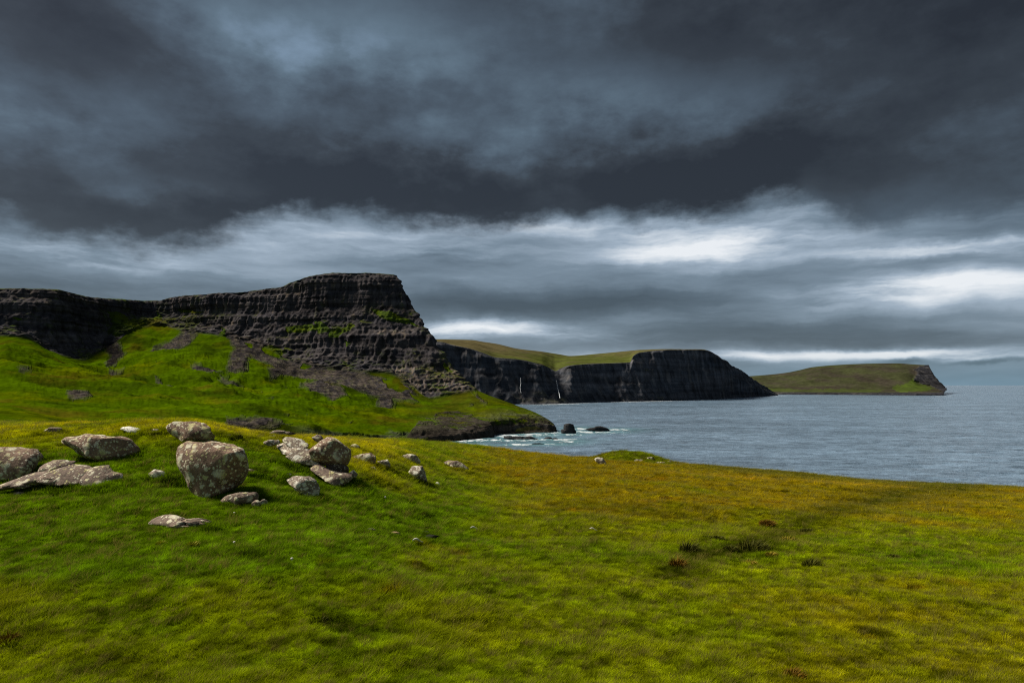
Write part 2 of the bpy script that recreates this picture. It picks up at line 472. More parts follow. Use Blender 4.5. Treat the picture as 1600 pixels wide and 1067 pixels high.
def build_sea():
    cols = np.concatenate([np.linspace(-6000, 500, 40)[:-1], np.arange(560, 1690, 2.6), np.linspace(1720, 8000, 40)])
    pys = np.concatenate([[1100, 900, 820], np.arange(775, 640, -0.42), np.arange(640, 603.2, -0.30)])
    D = np.concatenate([sea_d(pys), [52000, 70000, 120000]])
    D = D[:, None] * np.ones(len(cols))[None]
    X = (cols[None] - 800) / F * D
    fade = sst(D, 9000, 2500) * sst(cols[None] * np.ones_like(D), 520, 600) * sst(cols[None] * np.ones_like(D), 1720, 1680)
    sw = fbm(X / 60 + D / 140, D / 26, 0.3, 3, 0.6, ridged=True) * 1.0 + perlin(X / 16 + D / 30, D / 8, 4.4) * 0.55 + fbm(X / 260, D / 110, 2.2, 2) * 0.8
    Z = sw * 1.1 * fade
    near = sst(D, 3000, 700)
    foam = np.zeros_like(D); teal = np.zeros_like(D)
    for (fx, fy, rx, ry) in SHORE:
        r = ((X - fx) / rx) ** 2 + ((D - fy) / ry) ** 2
        foam = np.maximum(foam, np.exp(-r * 0.5)); teal = np.maximum(teal, np.exp(-r * 0.10))
    Z = Z * (1 - 0.3 * foam)
    P = np.stack([X, D, Z], -1)
    o = mesh_obj('sea', P, grid_faces(*D.shape), M_sea, attrs={'foam': ('FLOAT', foam), 'shallow': ('FLOAT', teal * near)})
    tag(o, kind='structure')

# ------------------------------------------------------------------ lofted headlands
def row_curve(pts, t, wrap):
    """visible knots (px, py, D) -> world points at parameter t; the last 8 percent turn round behind the nose"""
    pts = np.array(pts, float)
    s = (pts[:, 0] - pts[0, 0]) / (pts[-1, 0] - pts[0, 0]) * 0.93
    W = place(pts[:, 0], pts[:, 1], pts[:, 2])
    ang = np.stack([W[:, 0] / W[:, 1], np.log(W[:, 1]), (W[:, 2] - H) / W[:, 1]], 1)
    last = W[-1]
    ext = []
    for q, (dy, da) in zip((0.955, 0.975, 1.0), wrap):
        Y = last[1] + dy; zz = last[2] * (1 - 0.0003 * dy)
        ext.append([last[0] / last[1] - da, math.log(Y), (zz - H) / Y])
    ang = np.vstack([ang, ext]); s = np.concatenate([s, [0.955, 0.975, 1.0]])
    A = pchip(s, ang, t)
    Y = np.exp(A[:, 1])
    return np.stack([A[:, 0] * Y, Y, H + A[:, 2] * Y], 1)

def loft(rows, nrow_per, t, wrap):
    R = np.stack([row_curve(r, t, wrap) for r in rows])          # rows x cols x 3
    # append plateau behind
    u = np.arange(len(rows), dtype=float)
    v = np.concatenate([np.linspace(i, i + 1, n, endpoint=False) for i, n in enumerate(nrow_per)] + [[len(rows) - 1]])
    P = pchip(u, R, v)
    return P, v

SEA = None
def sd_(px, D, z=-3.0):         # a knot at or below sea level at distance D
    py = 533.5 - F * np.tan(np.arctan((z - H) / D) - PITCH)
    return (px, float(py), D)

def main_headland():
    crest = [(-250, 470, 1150), (-100, 457, 1180), (0, 451.5, 1230), (80, 452, 1260), (104, 457, 1300), (122, 462, 1340), (180, 467.5, 1450), (248, 470, 1560), (272, 464, 1530),
             (330, 459, 1470), (400, 454, 1440), (440, 448.5, 1420), (455, 441, 1415), (480, 433, 1400), (505, 428, 1390), (530, 426.5, 1385),
             (575, 426.5, 1380), (600, 428.5, 1380), (619, 430, 1380)]
    rows = [
      [(-250, 700, 330), (0, 700, 330), (200, 700, 420), (330, 700, 520), (460, 702, 620), (540, 703, 690), sd_(600, 750), sd_(640, 790), sd_(700, 846),
       sd_(745, 888), sd_(768, 925), sd_(776, 960), sd_(790, 968), sd_(830, 990), sd_(869, 1032)],
      [(-250, 668, 420), (-60, 650, 420), (0, 652, 430), (60, 660, 440), (110, 666, 455), (200, 662, 520), (330, 664, 600), (400, 668, 640), (460, 674, 680), (540, 684, 735), (600, 683, 775), (640, 685, 805), (700, 680, 858), (745, 675.5, 900),
       (768, 672, 940), (776, 672, 975), (790, 672, 985), (830, 671, 1005), (869, 668, 1036)],
      [(-250, 640, 600), (0, 635, 600), (100, 640, 650), (200, 640, 700), (330, 645, 760), (460, 655, 800), (560, 668, 830), (640, 672, 855), (700, 668, 900),
       (745, 663, 940), (776, 660, 975), (800, 658, 995), (830, 657, 1020), (863, 661.5, 1040)],
      [(-250, 610, 800), (0, 600, 800), (100, 610, 850), (200, 610, 900), (330, 615, 950), (460, 630, 980), (560, 645, 960), (640, 655, 960), (700, 656, 975),
       (760, 650, 1010), (800, 645, 1040), (846, 650, 1060)],
      [(-250, 580, 950), (0, 560, 1000), (80, 575, 1020), (130, 585, 1050), (170, 580, 1150), (250, 560, 1250), (330, 570, 1200), (400, 580, 1180), (460, 600, 1150),
       (560, 615, 1110), (640, 632, 1090), (700, 637, 1085), (760, 627, 1105), (800, 631.5, 1120)],
      [(-250, 545, 1085), (-100, 535, 1100), (0, 524, 1145), (40, 528, 1150), (80, 548, 1165), (130, 562, 1200), (155, 550, 1260), (185, 530, 1330), (215, 513, 1420),
       (250, 508, 1480), (290, 518, 1430), (330, 522, 1400), (400, 536, 1350), (460, 566, 1290), (500, 574, 1270), (560, 580, 1240), (600, 582, 1225), (640, 602, 1200),
       (670, 623, 1165), (700, 618, 1168), (745, 609, 1180)],
      [(-250, 530, 1100), (0, 515, 1165), (80, 540, 1190), (122, 548, 1240), (165, 540, 1300), (190, 520, 1370), (250, 499, 1510), (330, 512, 1425), (400, 530, 1370),
       (460, 551, 1325), (530, 562, 1290), (600, 566, 1270), (660, 575, 1240), (716, 587, 1240)],
      [(-250, 515, 1115), (0, 505, 1180), (80, 515, 1210), (122, 520, 1275), (180, 508, 1400), (250, 493, 1530), (330, 500, 1440), (400, 508, 1395), (460, 518, 1360),
       (530, 518, 1325), (590, 515, 1310), (668, 520, 1305)],
      [(-250, 500, 1130), (-100, 488, 1160), (0, 478, 1200), (80, 482, 1235), (122, 490, 1300), (180, 490, 1430), (250, 485, 1545), (330, 482, 1455), (400, 480, 1420),
       (460, 475, 1395), (530, 474, 1370), (590, 475, 1355), (646, 482, 1350)],
      [(a, b + (9 if a > 440 else 4), d - 8) for a, b, d in crest[:-1]] + [(624, 440, 1372)],
      crest,
    ]
    nper = [36, 22, 26, 34, 40, 46, 46, 46, 46, 12]
    t = np.linspace(0, 1, 860); t = np.concatenate([np.linspace(0, 0.2, 90, endpoint=False), np.linspace(0.2, 0.95, 760, endpoint=False), np.linspace(0.95, 1, 30)])
    P, v = loft(rows, nper, t, [(40, 0.004), (160, 0.03), (500, 0.16)])
    # plateau running away behind the crest
    back = []
    for dy, dz in ((12, 0.5), (40, 0.5), (110, -4), (260, -25), (600, -90), (1000, -260)):
        q = P[-1].copy(); q[:, 0] *= (q[:, 1] + dy) / q[:, 1] if False else 1.0
        q[:, 0] -= 0.30 * dy * sst(np.arange(len(t)) / len(t), 0.6, 1.0); q[:, 1] += dy; q[:, 2] += dz; back.append(q)
    P = np.concatenate([P, np.stack(back)]); v = np.concatenate([v, 10 + np.arange(1, 7) * 0.1])
    # the low sea cliff drops to the water: everything right of ~560 in rows 0..1
    vv = v[:, None] * np.ones(P.shape[1])[None]
    px0, py0 = project(P)
    N = grid_normals(P); N[..., :] *= np.sign(np.sum(N * np.array([0, -1.0, 0.6]), -1, keepdims=True))
    X, Y, Z = P[..., 0], P[..., 1], P[..., 2]
    rock = sst(vv, 4.9, 5.15) * sst(vv, 10.35, 10.0)
    nn_ = fbm(px0 / 20, py0 / 6, 1.5, 4, 0.5)
    low = np.maximum(sst(px0 + nn_ * 40, 590, 630) * sst(vv + nn_ * 0.5, 1.75, 1.5), sst(px0, 440, 520) * sst(vv + nn_ * 0.2, 1.12, 0.98))
    rk = np.maximum(rock, low)
    # outward shape: ribs, flutes, ledges
    Nh = N.copy(); Nh[..., 2] *= 0.15; Nh /= np.maximum(np.linalg.norm(Nh, axis=-1, keepdims=True), 1e-6)
    warpz = Z + 9 * fbm(X / 260, Y / 260, 0.2, 2)
    led = perlin(warpz / 17.0, X / 600, 7.7) * 4.8 + perlin(warpz / 7.0, X / 120, 2.7) * 2.6 + perlin(warpz / 3.2, X / 60, 1.7) * 1.3
    ribs = fbm(X / 90, Y / 90, Z / 500, 3, 0.55, ridged=True) * 15 + fbm(X / 26, Y / 26, Z / 200, 3, 0.6, ridged=True) * 4.5
    cols = perlin(X / 7.0, Y / 7.0, Z / 90) * 3.4 + fbm(X / 13, Y / 13, Z / 9, 3) * 1.8
    amp = np.where(vv > 4.6, 1.0, 0.45)
    edge = sst(vv, 10.0, 9.6) * 0.8 + 0.2
    P = P + Nh * ((led + ribs + cols - 8) * rk * amp * edge)[..., None]
    # bites into the ragged sea cliff
    # slopes: landslip hummocks
    sl = (1 - rk) * sst(vv, 5.2, 4.7)
    hum = fbm(X / 150, Y / 110, 1.1, 3, 0.5, ridged=True) * 13 + fbm(X / 52, Y / 36, 2.1, 4, 0.55, ridged=True) * 7.0 + fbm(X / 14, Y / 12, 3.1, 3, 0.6) * 1.5
    gull = fbm((X + 0.25 * Y) / 34, (Y - 0.25 * X) / 220, 6.2, 3, 0.55, ridged=True) * 3.2
    P[..., 2] += (hum * sst(vv, 4.9, 3.9) * (0.3 + 0.7 * sst(Y, 480, 950)) + (gull - 3) * sst(Y, 700, 1000)) * sl * sst(vv, 0.2, 1.2) * (1 - sst(px0, 470, 640) * (0.9 - sst(vv, 1.0, 2.2) * 0.3 * sst(px0, 760, 640)))
    P[..., 2] += fbm(X / 60, Y / 60, 0.9, 3) * 2.0 * sst(vv, 9.9, 10.15) * 0.6
    N2 = grid_normals(P); nz = np.abs(N2[..., 2])
    px, py = px0, py0
    X, Y, Z = P[..., 0], P[..., 1], P[..., 2]
    f1 = fbm(X / 40, Y / 40, Z / 40, 5, 0.6); f2 = fbm(X / 9, Y / 9, Z / 9, 4, 0.6); f3 = fbm(X / 120, Y / 120, Z / 60, 4, 0.55)
    wx = px + fbm(px / 30, py / 20, 3.3, 5, 0.45) * 14; wy = py + fbm(px / 30, py / 20, 8.3, 5, 0.45) * 8
    # ground cover: 0 rock .. 1 turf
    turf = 1 - rk
    turf = np.maximum(turf, sst(nz + f1 * 0.35 + f2 * 0.2 + f3 * 0.3, 0.86, 1.05) * 0.6)
    turf = np.where(vv > 9.95, np.maximum(turf, 0.85), turf)
    # low shore: brown bank with patchy turf
    bank = sst(px, 640, 700) * sst(vv, 3.7, 2.6)
    turf = np.where(bank > 0.05, turf * (1 - bank * sst(f1 + f2 * 0.5, -0.30, 0.35) * 0.9), turf)
    scree = np.zeros_like(turf)
    SC = [[(167, 528), (178, 524), (188, 545), (194, 556), (180, 576), (166, 585), (164, 572), (171, 555), (166, 540)],
          [(288, 512), (304, 520), (302, 532), (288, 546), (262, 557), (228, 554), (250, 545), (270, 538), (277, 522)],
          [(368, 545), (388, 560), (384, 588), (354, 592), (362, 565)], [(298, 580), (330, 584), (345, 594), (320, 594), (300, 588)],
          [(345, 518), (420, 536), (440, 558), (500, 572), (560, 580), (640, 600), (650, 622), (625, 632), (590, 622), (560, 618), (500, 606), (450, 596), (420, 578), (380, 560)],
          [(420, 586), (470, 583), (486, 592), (470, 597), (424, 600)], [(592, 600), (618, 612), (612, 640), (590, 642)], [(630, 612), (652, 620), (656, 634), (640, 630)],
          [(470, 610), (500, 606), (530, 616), (545, 628), (520, 634), (490, 622)], [(340, 598), (384, 608), (380, 612), (342, 604)], [(740, 612), (752, 625), (758, 632), (744, 628)],
          [(240, 600), (272, 610), (268, 616), (244, 608)], [(168, 588), (192, 590), (190, 596), (170, 594)], [(104, 624), (130, 622), (140, 634), (108, 636)],
          [(28, 588), (46, 590), (46, 596), (30, 594)], [(350, 663), (420, 660), (450, 668), (400, 674), (352, 672)]]
    for k_ in range(4):
        ax = px + fbm(px / 34, py / 22, 3.3 + 7 * k_, 5, 0.42) * (12 + 4 * k_); ay = py + fbm(px / 34, py / 22, 8.3 + 5 * k_, 5, 0.42) * (8 + 2 * k_)
        s_ = np.zeros_like(turf)
        for pl in SC: s_ = np.maximum(s_, inpoly(ax, ay, pl) * 1.0)
        scree += s_ * 0.27
    scree = np.clip(scree * (1.0 + f2 * 0.9), 0, 1)
    strew = sst(f1 + f2 * 0.6 + fbm(X / 25, Y / 60, 4.4, 4, 0.6) * 0.6, 0.42, 0.70) * (1 - rk) * sst(px, 330, 470) * sst(vv, 10, 6) * sst(vv, 1.2, 2.0)
    strew = np.maximum(strew, sst(f1 + f2 * 0.8, 0.62, 0.85) * (1 - rk) * (vv < 5))
    scree = np.maximum(scree, strew * 0.85)
    GP = [[(445, 512), (490, 506), (502, 517), (455, 522)], [(515, 518), (545, 506), (552, 510), (532, 526), (518, 526)], [(583, 483), (610, 490), (640, 499), (657, 510), (620, 504), (590, 499)],
          [(160, 488), (182, 487), (200, 499), (240, 498), (246, 488), (252, 507), (240, 517), (180, 524), (163, 517), (172, 505)], [(494, 502), (512, 504), (522, 519), (500, 521)],
          [(538, 533), (551, 534), (548, 546)], [(280, 484), (315, 488), (312, 492), (282, 490)], [(385, 535), (396, 536), (392, 545)], [(412, 542), (428, 540), (446, 548), (430, 560), (416, 556)],
          [(18, 498), (34, 500), (28, 504)], [(340, 512), (352, 516), (350, 530), (338, 528)], [(470, 565), (488, 570), (480, 577), (470, 574)]]
    gp = np.zeros_like(turf)
    for pl in GP: gp = np.maximum(gp, inpoly(wx, wy, pl) * 1.0)
    gp2 = np.zeros_like(turf)
    for pl in [[(600, 590), (622, 592), (640, 607), (628, 614), (605, 606)], [(640, 614), (690, 630), (730, 615), (748, 628), (700, 641), (664, 636)], [(690, 566), (712, 580), (708, 584), (694, 576)]]:
        gp2 = np.maximum(gp2, inpoly(wx, wy, pl) * 1.0)
    scree = scree * (1 - gp2)
    scree = scree * (1 - gp)
    turf = np.maximum(turf * (1 - scree), np.maximum(gp * 0.9, gp2) * (0.75 + 0.25 * sst(f2, -0.2, 0.2)))
    # colours
    def C(*c): return np.array(c)
    g = C(0.042, 0.076, 0.0005); gy = C(0.088, 0.096, 0.0005); gb = C(0.058, 0.050, 0.003); gd = C(0.018, 0.031, 0.001)
    def L(a, b, k): return a * (1 - k[..., None]) + b * k[..., None]
    tc = L(g * np.ones(P.shape), gy, sst(f3 + f2 * 0.25, -0.05, 0.55) * 0.8)
    tc = L(tc, gb, sst(fbm(X / 70, Y / 110, 5.5, 5, 0.65), 0.02, 0.4) * 0.85)
    tc = L(tc, gd, sst(fbm(X / 90, Y / 45, 9.5, 5, 0.65), 0.0, 0.38) * 0.9)
    rc = L(C(0.056, 0.050, 0.050) * np.ones(P.shape), C(0.033, 0.031, 0.035), sst(fbm(X / 200, Y / 200, warpz / 14, 4, 0.6), -0.2, 0.3))
    rc = L(rc, C(0.115, 0.092, 0.072), sst(perlin(X / 9, Y / 9, Z / 70) + 0.5 * f2, 0.15, 0.6) * sst(perlin(X / 130, Y / 130, warpz / 20 + 3), 0.0, 0.4) * 0.9)
    colband = sst(px, 560, 640) * sst(Z, 52, 60) * sst(Z, 110, 98)
    rc = L(rc, C(0.14, 0.108, 0.082), colband * sst(perlin(X / 5, Y / 5, Z / 60), -0.1, 0.4) * 0.8)
    rc = L(rc, C(0.045, 0.055, 0.015), sst(f1 + 0.6 * f2 + 0.5 * f3, 0.12, 0.55) * 0.55)
    scol = L(C(0.062, 0.050, 0.042) * np.ones(P.shape), C(0.024, 0.022, 0.023), sst(f2 * 1.2 + f1 * 0.5, -0.25, 0.25))
    bare = L(rc, scol, (scree > 0.05) * (vv < 6) * 1.0)
    tint = bare * (1 - turf[..., None]) + tc * turf[..., None]
    wet = sst(Z, 9, 2) * sst(px, 520, 600)
    tint = tint * (1 - 0.75 * wet[..., None])
    tint = tint * (1 - 0.5 * inpoly(wx, wy, SC[0])[..., None])
    mossy = sst(px + f1 * 40, 600, 720) * sst(py + f1 * 10, 598, 622)
    tint = L(tint, C(0.038, 0.046, 0.003), mossy * turf * sst(f1 + f2 * 0.6, -0.45, 0.25) * 0.85)
    bk = inpoly(wx, wy, [(630, 694), (648, 672), (664, 655), (690, 646), (730, 649), (765, 660), (790, 662), (800, 655), (820, 650), (850, 656), (874, 666), (874, 696)]) * sst(f1 + f2 * 0.9 + 0.25 * sst(py, 660, 676), -0.28, 0.12)
    tint = L(tint, C(0.036, 0.030, 0.024) * np.ones(P.shape), bk * 0.9); turf = turf * (1 - bk * 0.7)
    yl = inpoly(wx, wy, [(805, 668), (835, 664), (842, 668), (820, 674), (805, 672)]) * 1.0
    tint = L(tint, C(0.11, 0.09, 0.02), yl * 0.7)
    o = mesh_obj('headland', P, grid_faces(*P.shape[:2]), M_land, attrs={'tint': ('FLOAT_COLOR', tint), 'turf': ('FLOAT', turf)})
    tag(o, kind='structure')
    for px_, D_, w_ in ((700, 846, 14), (722, 866, 16), (745, 888, 14), (780, 948, 14), (800, 962, 16), (830, 980, 16), (862, 1015, 12), (660, 805, 14), (685, 828, 14)):
        SHORE.append(((px_ - 800) / F * D_, D_ - 6, w_ / F * D_, 14.0))

def far_cliff():
    base_py = dict(zip(*[[560, 690, 775, 845, 868, 930, 985, 1050, 1095, 1120, 1135, 1150, 1175, 1200, 1216], [634, 633, 632.5, 631.5, 631.3, 628.3, 627.3, 626, 624.8, 624, 623.2, 622, 620.5, 619, 617.8]]))
    kb = np.array(sorted(base_py)); vb = np.array([base_py[k] for k in kb])
    kt = np.array([560, 690, 705, 735, 755, 775, 810, 845, 860, 868, 876, 890, 930, 984, 990, 1000, 1050, 1095, 1108, 1120, 1135, 1150, 1175, 1200, 1216], float)
    vt = np.array([528, 535, 539, 545.5, 552, 559, 562, 570, 576, 580, 576, 571.5, 568.5, 566.5, 556, 551, 546.5, 546.5, 549, 556.5, 574, 589, 602, 611.5, 617.2])
    ks = kt; vs = np.interp(kt, [560, 690, 735, 775, 810, 845, 890, 930, 984, 1000, 1022, 1050, 1095, 1108, 1120, 1216], [529, 530, 531, 537, 545, 549, 556, 553, 548, 546.5, 545, 545.6, 545.6, 548, 555, 616.9])
    pb = np.interp(kt, kb, vb); Db = sea_d(pb)
    rec = np.where((kt > 850) & (kt < 890), 130, 0)          # the waterfall's notch
    rows = []
    def toppy(k):  # blend from base to top
        return pb + (vt - pb) * k
    rows.append([sd_(a, d - 25, -4) for a, d in zip(kt, Db)])
    for k, dd in ((0.03, 0), (0.12, 22), (0.35, 70), (0.65, 110), (0.9, 135), (1.0, 150)):
        rows.append([(a, b, d + dd * (0.3 + 0.7 * sst(np.array(1216 - a), 0, 200)) + r * k) for a, b, d, r in zip(kt, toppy(k), Db, rec)])
    gap = sst(kt, 1010, 960)
    for k, dd in ((0.35, 300), (0.8, 750), (1.0, 1100)):
        rows.append([(a, t_ + (s_ - t_) * k, d + 160 + r + dd * (g_ * 0.9 + 0.1)) for a, t_, s_, d, r, g_ in zip(kt, vt, vs, Db, rec, gap)])
    nper = [6, 10, 26, 34, 26, 12, 20, 20, 12]
    t = np.concatenate([np.linspace(0, 0.94, 520, endpoint=False), np.linspace(0.94, 1, 16)])
    P, v = loft(rows, nper, t, [(60, 0.001), (300, 0.02), (900, 0.12)])
    q = P[-1].copy(); q[:, 1] += 900; q[:, 2] -= 150; P = np.concatenate([P, q[None]]); v = np.append(v, 9.5)
    vv = v[:, None] * np.ones(P.shape[1])[None]
    px, py = project(P)
    X, Y, Z = P[..., 0].copy(), P[..., 1].copy(), P[..., 2].copy()
    rk = sst(vv, 6.3, 5.98)
    rib = fbm(X / 170, Y / 260, Z / 600, 4, 0.6, ridged=True) * 46 + perlin(X / 38, Y / 60, Z / 300) * 12 + perlin(Z / 22, X / 900, 3.3) * 10 + fbm(X / 60, Y / 60, Z / 60, 3) * 8
    e = rk * sst(vv, 6.0, 5.4) * sst(vv, 0, 0.6)
    P[..., 1] -= (rib - 22) * e; P[..., 0] -= (rib - 22) * e * 0.25
    P[..., 2] += fbm(X / 60, Y / 90, 3.2, 4, 0.6) * 16 * sst(px, 1100, 1130) * sst(px, 1215, 1190) * sst(vv, 2, 5)
    P[..., 2] += fbm(X / 300, Y / 300, 1.2, 4, 0.55) * 9 * sst(vv, 6.3, 7.5) * sst(vv, 9.0, 8.2)
    X, Y, Z = P[..., 0], P[..., 1], P[..., 2]
    f1 = fbm(X / 130, Y / 130, Z / 130, 5, 0.6); f2 = fbm(X / 40, Y / 40, Z / 30, 4, 0.6)
    turf = 1 - rk
    turf = np.maximum(turf, sst(f1 + f2 * 0.5 + 0.25 * sst(Z, 90, 20) - 0.2, 0.18, 0.5) * 0.5 * sst(vv, 0.8, 1.5))
    def L(a, b, k): return a * (1 - k[..., None]) + b * k[..., None]
    C = lambda *c: np.array(c)
    tc = L(C(0.062, 0.074, 0.016) * np.ones(P.shape), C(0.085, 0.068, 0.034), sst(py + f1 * 22, 562, 542) * 0.85)
    tc = L(tc, C(0.06, 0.05, 0.03), sst(f1 + f2 * 0.4, 0.0, 0.4) * 0.8)
    rc = L(C(0.062, 0.062, 0.068) * np.ones(P.shape), C(0.038, 0.042, 0.050), sst(fbm(X / 400, Y / 400, Z / 20, 4, 0.6), -0.2, 0.3))  # rock colour made paler and bluer in place of haze
    rc = L(rc, C(0.095, 0.088, 0.085), sst(perlin(X / 25, Y / 40, Z / 140) + 0.5 * f2, 0.2, 0.6) * 0.7)
    bt = L(C(0.05, 0.058, 0.022) * np.ones(P.shape), C(0.065, 0.065, 0.03), sst(f2, -0.2, 0.3))
    nose = sst(px + f2 * 6, 1096, 1108); turf = turf * (1 - nose)
    tint = np.where(((vv > 6.05) & (nose < 0.5))[..., None], tc, L(rc, bt, turf))
    o = mesh_obj('sea_cliffs', P, grid_faces(*P.shape[:2]), M_far, attrs={'tint': ('FLOAT_COLOR', tint), 'turf': ('FLOAT', turf)})
    tag(o, kind='structure')
    for a in range(835, 1215, 13):
        D_ = float(np.interp(a, kt, Db)); SHORE.append(((a - 800) / F * D_, D_ - 45, 11 / F * D_, 26 + 24 * ((a * 7) % 5) / 5))
    return (P,) + tuple(project(P))

def far_headland():
    k = np.array([1120, 1150, 1165, 1180, 1205, 1230, 1250, 1270, 1310, 1360, 1400, 1425, 1440, 1449], float)
    top = np.array([592, 589.5, 588, 587, 585, 582, 578, 573.5, 570, 568, 567.5, 569, 570, 570.3])
    Dc = np.interp(k, [1120, 1300, 1449], [6600, 6400, 6000])
    low = [(1120, 5600), (1165, 5200), (1205, 5050), (1300, 4850), (1400, 4650), (1440, 4580), (1474, 4580)]
    rows = [[sd_(a, d, -5) for a, d in low],
            [sd_(a, d + 30, 9) for a, d in low[:-1]] + [sd_(1473.5, 4615, 14)],
            [sd_(a, d + 120, 20) for a, d in low[:-1]] + [sd_(1474, 4900, 24)],
            [(1120, 607, 5900), (1165, 606, 5600), (1205, 606, 5500), (1300, 607, 5300), (1400, 607, 5150), (1440, 606.5, 5200), (1476, 607, 5300)],
            [(1120, 601, 6200), (1165, 598, 6000), (1205, 596, 5900), (1300, 592, 5700), (1400, 592, 5500), (1425, 596, 5400), (1440, 600, 5450), (1467, 599, 5600)],
            [(1120, 596, 6400), (1165, 592, 6200), (1205, 590, 6150), (1300, 580, 6000), (1400, 578, 5800), (1430, 582, 5750), (1457, 586.5, 5800)],
            [(a, b, d) for a, b, d in zip(k, top, Dc)]]
    t = np.concatenate([np.linspace(0, 0.94, 330, endpoint=False), np.linspace(0.94, 1, 14)])
    P, v = loft(rows, [8, 8, 14, 14, 16, 20], t, [(80, 0.0006), (400, 0.01), (1200, 0.08)])
    q = P[-1].copy(); q[:, 1] += 900; q[:, 2] -= 200; P = np.concatenate([P, q[None]]); v = np.append(v, 6.5)
    vv = v[:, None] * np.ones(P.shape[1])[None]
    px, py = project(P)
    X, Y, Z = P[..., 0].copy(), P[..., 1].copy(), P[..., 2].copy()
    P[..., 2] += (fbm(X / 420, Y / 420, 2.2, 4, 0.55, ridged=True) - 0.3) * 16 * sst(vv, 2.0, 3.2) * sst(vv, 6.0, 5.4)
    f1 = fbm(X / 260, Y / 400, Z / 100, 5, 0.6); f2 = fbm(X / 60, Y / 80, Z / 40, 4, 0.6)
    wx = px + fbm(px / 8, py / 5, 3.3, 3, 0.6) * 5; wy = py + fbm(px / 8, py / 5, 8.3, 3, 0.6) * 3
    cl = inpoly(wx, wy, [(1428, 577), (1436, 573), (1449, 569), (1500, 600), (1500, 620), (1474, 612), (1455, 604), (1440, 602), (1428, 594), (1431, 585)]) * 1.0
    shore = sst(vv, 2.1, 1.6)
    rib = fbm(X / 120, Y / 300, Z / 600, 3, 0.6, ridged=True) * 40
    P[..., 1] -= rib * np.maximum(cl * 0.8, shore * 0.5 * sst(vv, 0, 1))
    turf = 1 - np.maximum(cl, shore)
    def L(a, b, k): return a * (1 - k[..., None]) + b * k[..., None]
    C = lambda *c: np.array(c)
    tc = L(C(0.042, 0.046, 0.020) * np.ones(P.shape), C(0.040, 0.034, 0.025), sst(f1 + f2 * 0.3, -0.25, 0.3))
    gr = np.clip(inpoly(wx, wy, [(1395, 606), (1420, 598), (1430, 590), (1432, 600), (1460, 608), (1440, 612), (1400, 612)]) * 1.0
       + inpoly(wx, wy, [(1190, 606), (1260, 609), (1380, 608), (1370, 615), (1250, 615), (1190, 610)]) * 0.6, 0, 1)
    tc = L(tc, C(0.055, 0.082, 0.012), gr * (0.6 + 0.3 * sst(f2, -0.2, 0.2)))
    rc = L(C(0.026, 0.026, 0.030) * np.ones(P.shape), C(0.045, 0.042, 0.040), sst(f2, -0.1, 0.4))
    tint = L(rc, tc, turf)
    o = mesh_obj('far_headland', P, grid_faces(*P.shape[:2]), M_far, attrs={'tint': ('FLOAT_COLOR', tint), 'turf': ('FLOAT', turf)})
    tag(o, kind='structure')

# ------------------------------------------------------------------ near ground
GC = [-900, -300, 0, 150, 230, 300, 400, 500, 560, 620, 700, 800, 1000, 1200, 1400, 1600, 1900, 2600]
GD = [1.2, 4, 8, 12, 15, 17.5, 19.5, 21, 23, 25, 28, 32, 40, 60, 90, 100, 115, 140, 200]
def lin_col(crest_py):
    zc = tan_of(crest_py) * 90; s = (zc + 3.5) / 82
    out = []
    for D in GD:
        if D <= 8: z = {1.2: -1.75, 4: -2.45, 8: -3.5}[D]
        elif D <= 90: z = -3.5 + s * (D - 8)
        else: z = {100: zc - 2.2, 115: zc - 6.5, 140: zc - 22, 200: -74.0}[D]
        out.append(z / D)
    return out
def knoll_col(pys, tail):
    out = []
    for i, D in enumerate(GD):
        if D <= 8: z = {1.2: -1.75, 4: -2.45, 8: -3.5}[D]; out.append(z / D)
        else: out.append(None)
    for i, p in enumerate(pys): out[3 + i] = float(tan_of(p))
    k = 3 + len(pys)
    for i, z in enumerate(tail): out[k + i] = z / GD[k + i]
    return out
# columns: D = 12 15 17.5 19.5 21 23 25 28 32 40 60 90 | tail z at 100 115 140 200
TAIL = (-11, -16, -34, -74)
TAILL = (-6.6, -9, -18, -45)
cols = {
 -900: knoll_col([905, 840, 800, 775, 745, 715, 693, 678, 670, 668, 664, 662], TAILL),
 -300: knoll_col([905, 840, 800, 775, 745, 715, 693, 678, 670, 668, 664, 661], TAILL),
    0: knoll_col([905, 838, 797, 770, 742, 710, 690, 675, 669, 667, 663, 660.5], TAILL),
  150: knoll_col([900, 830, 788, 756, 728, 700, 680, 667, 664, 668, 675, 680], (-8.5, -12, -24, -60)),
  230: knoll_col([898, 830, 786, 756, 722, 688, 667, 661.5, 662, 669, 685, 690], TAIL),
  300: knoll_col([898, 832, 788, 760, 724, 684, 664, 661, 664, 674, 690, 695], TAIL),
  400: knoll_col([900, 836, 796, 762, 732, 702, 684, 677, 677, 684, 695, 697], TAIL),
  500: knoll_col([905, 843, 806, 778, 754, 728, 706, 692, 687, 687, 690, 691], TAIL),
  560: knoll_col([912, 852, 817, 791, 770, 746, 726, 706, 696, 689.5, 690, 691], TAIL),
  620: knoll_col([920, 864, 832, 811, 795, 775, 757, 732, 715, 699, 690, 690], TAIL),
  700: knoll_col([930, 880, 850, 830, 814, 798, 784, 768, 750, 727, 704, 694], (-9.5, -14, -30, -74)),
}
for c_, cp_ in ((800, 705.5), (1000, 721), (1200, 738), (1400, 753), (1600, 762.5), (1900, 775), (2600, 800)): cols[c_] = lin_col(cp_)
GT = np.array([cols[c] for c in GC])                      # columns x depths of z/D
LGD = np.log(np.array(GD))
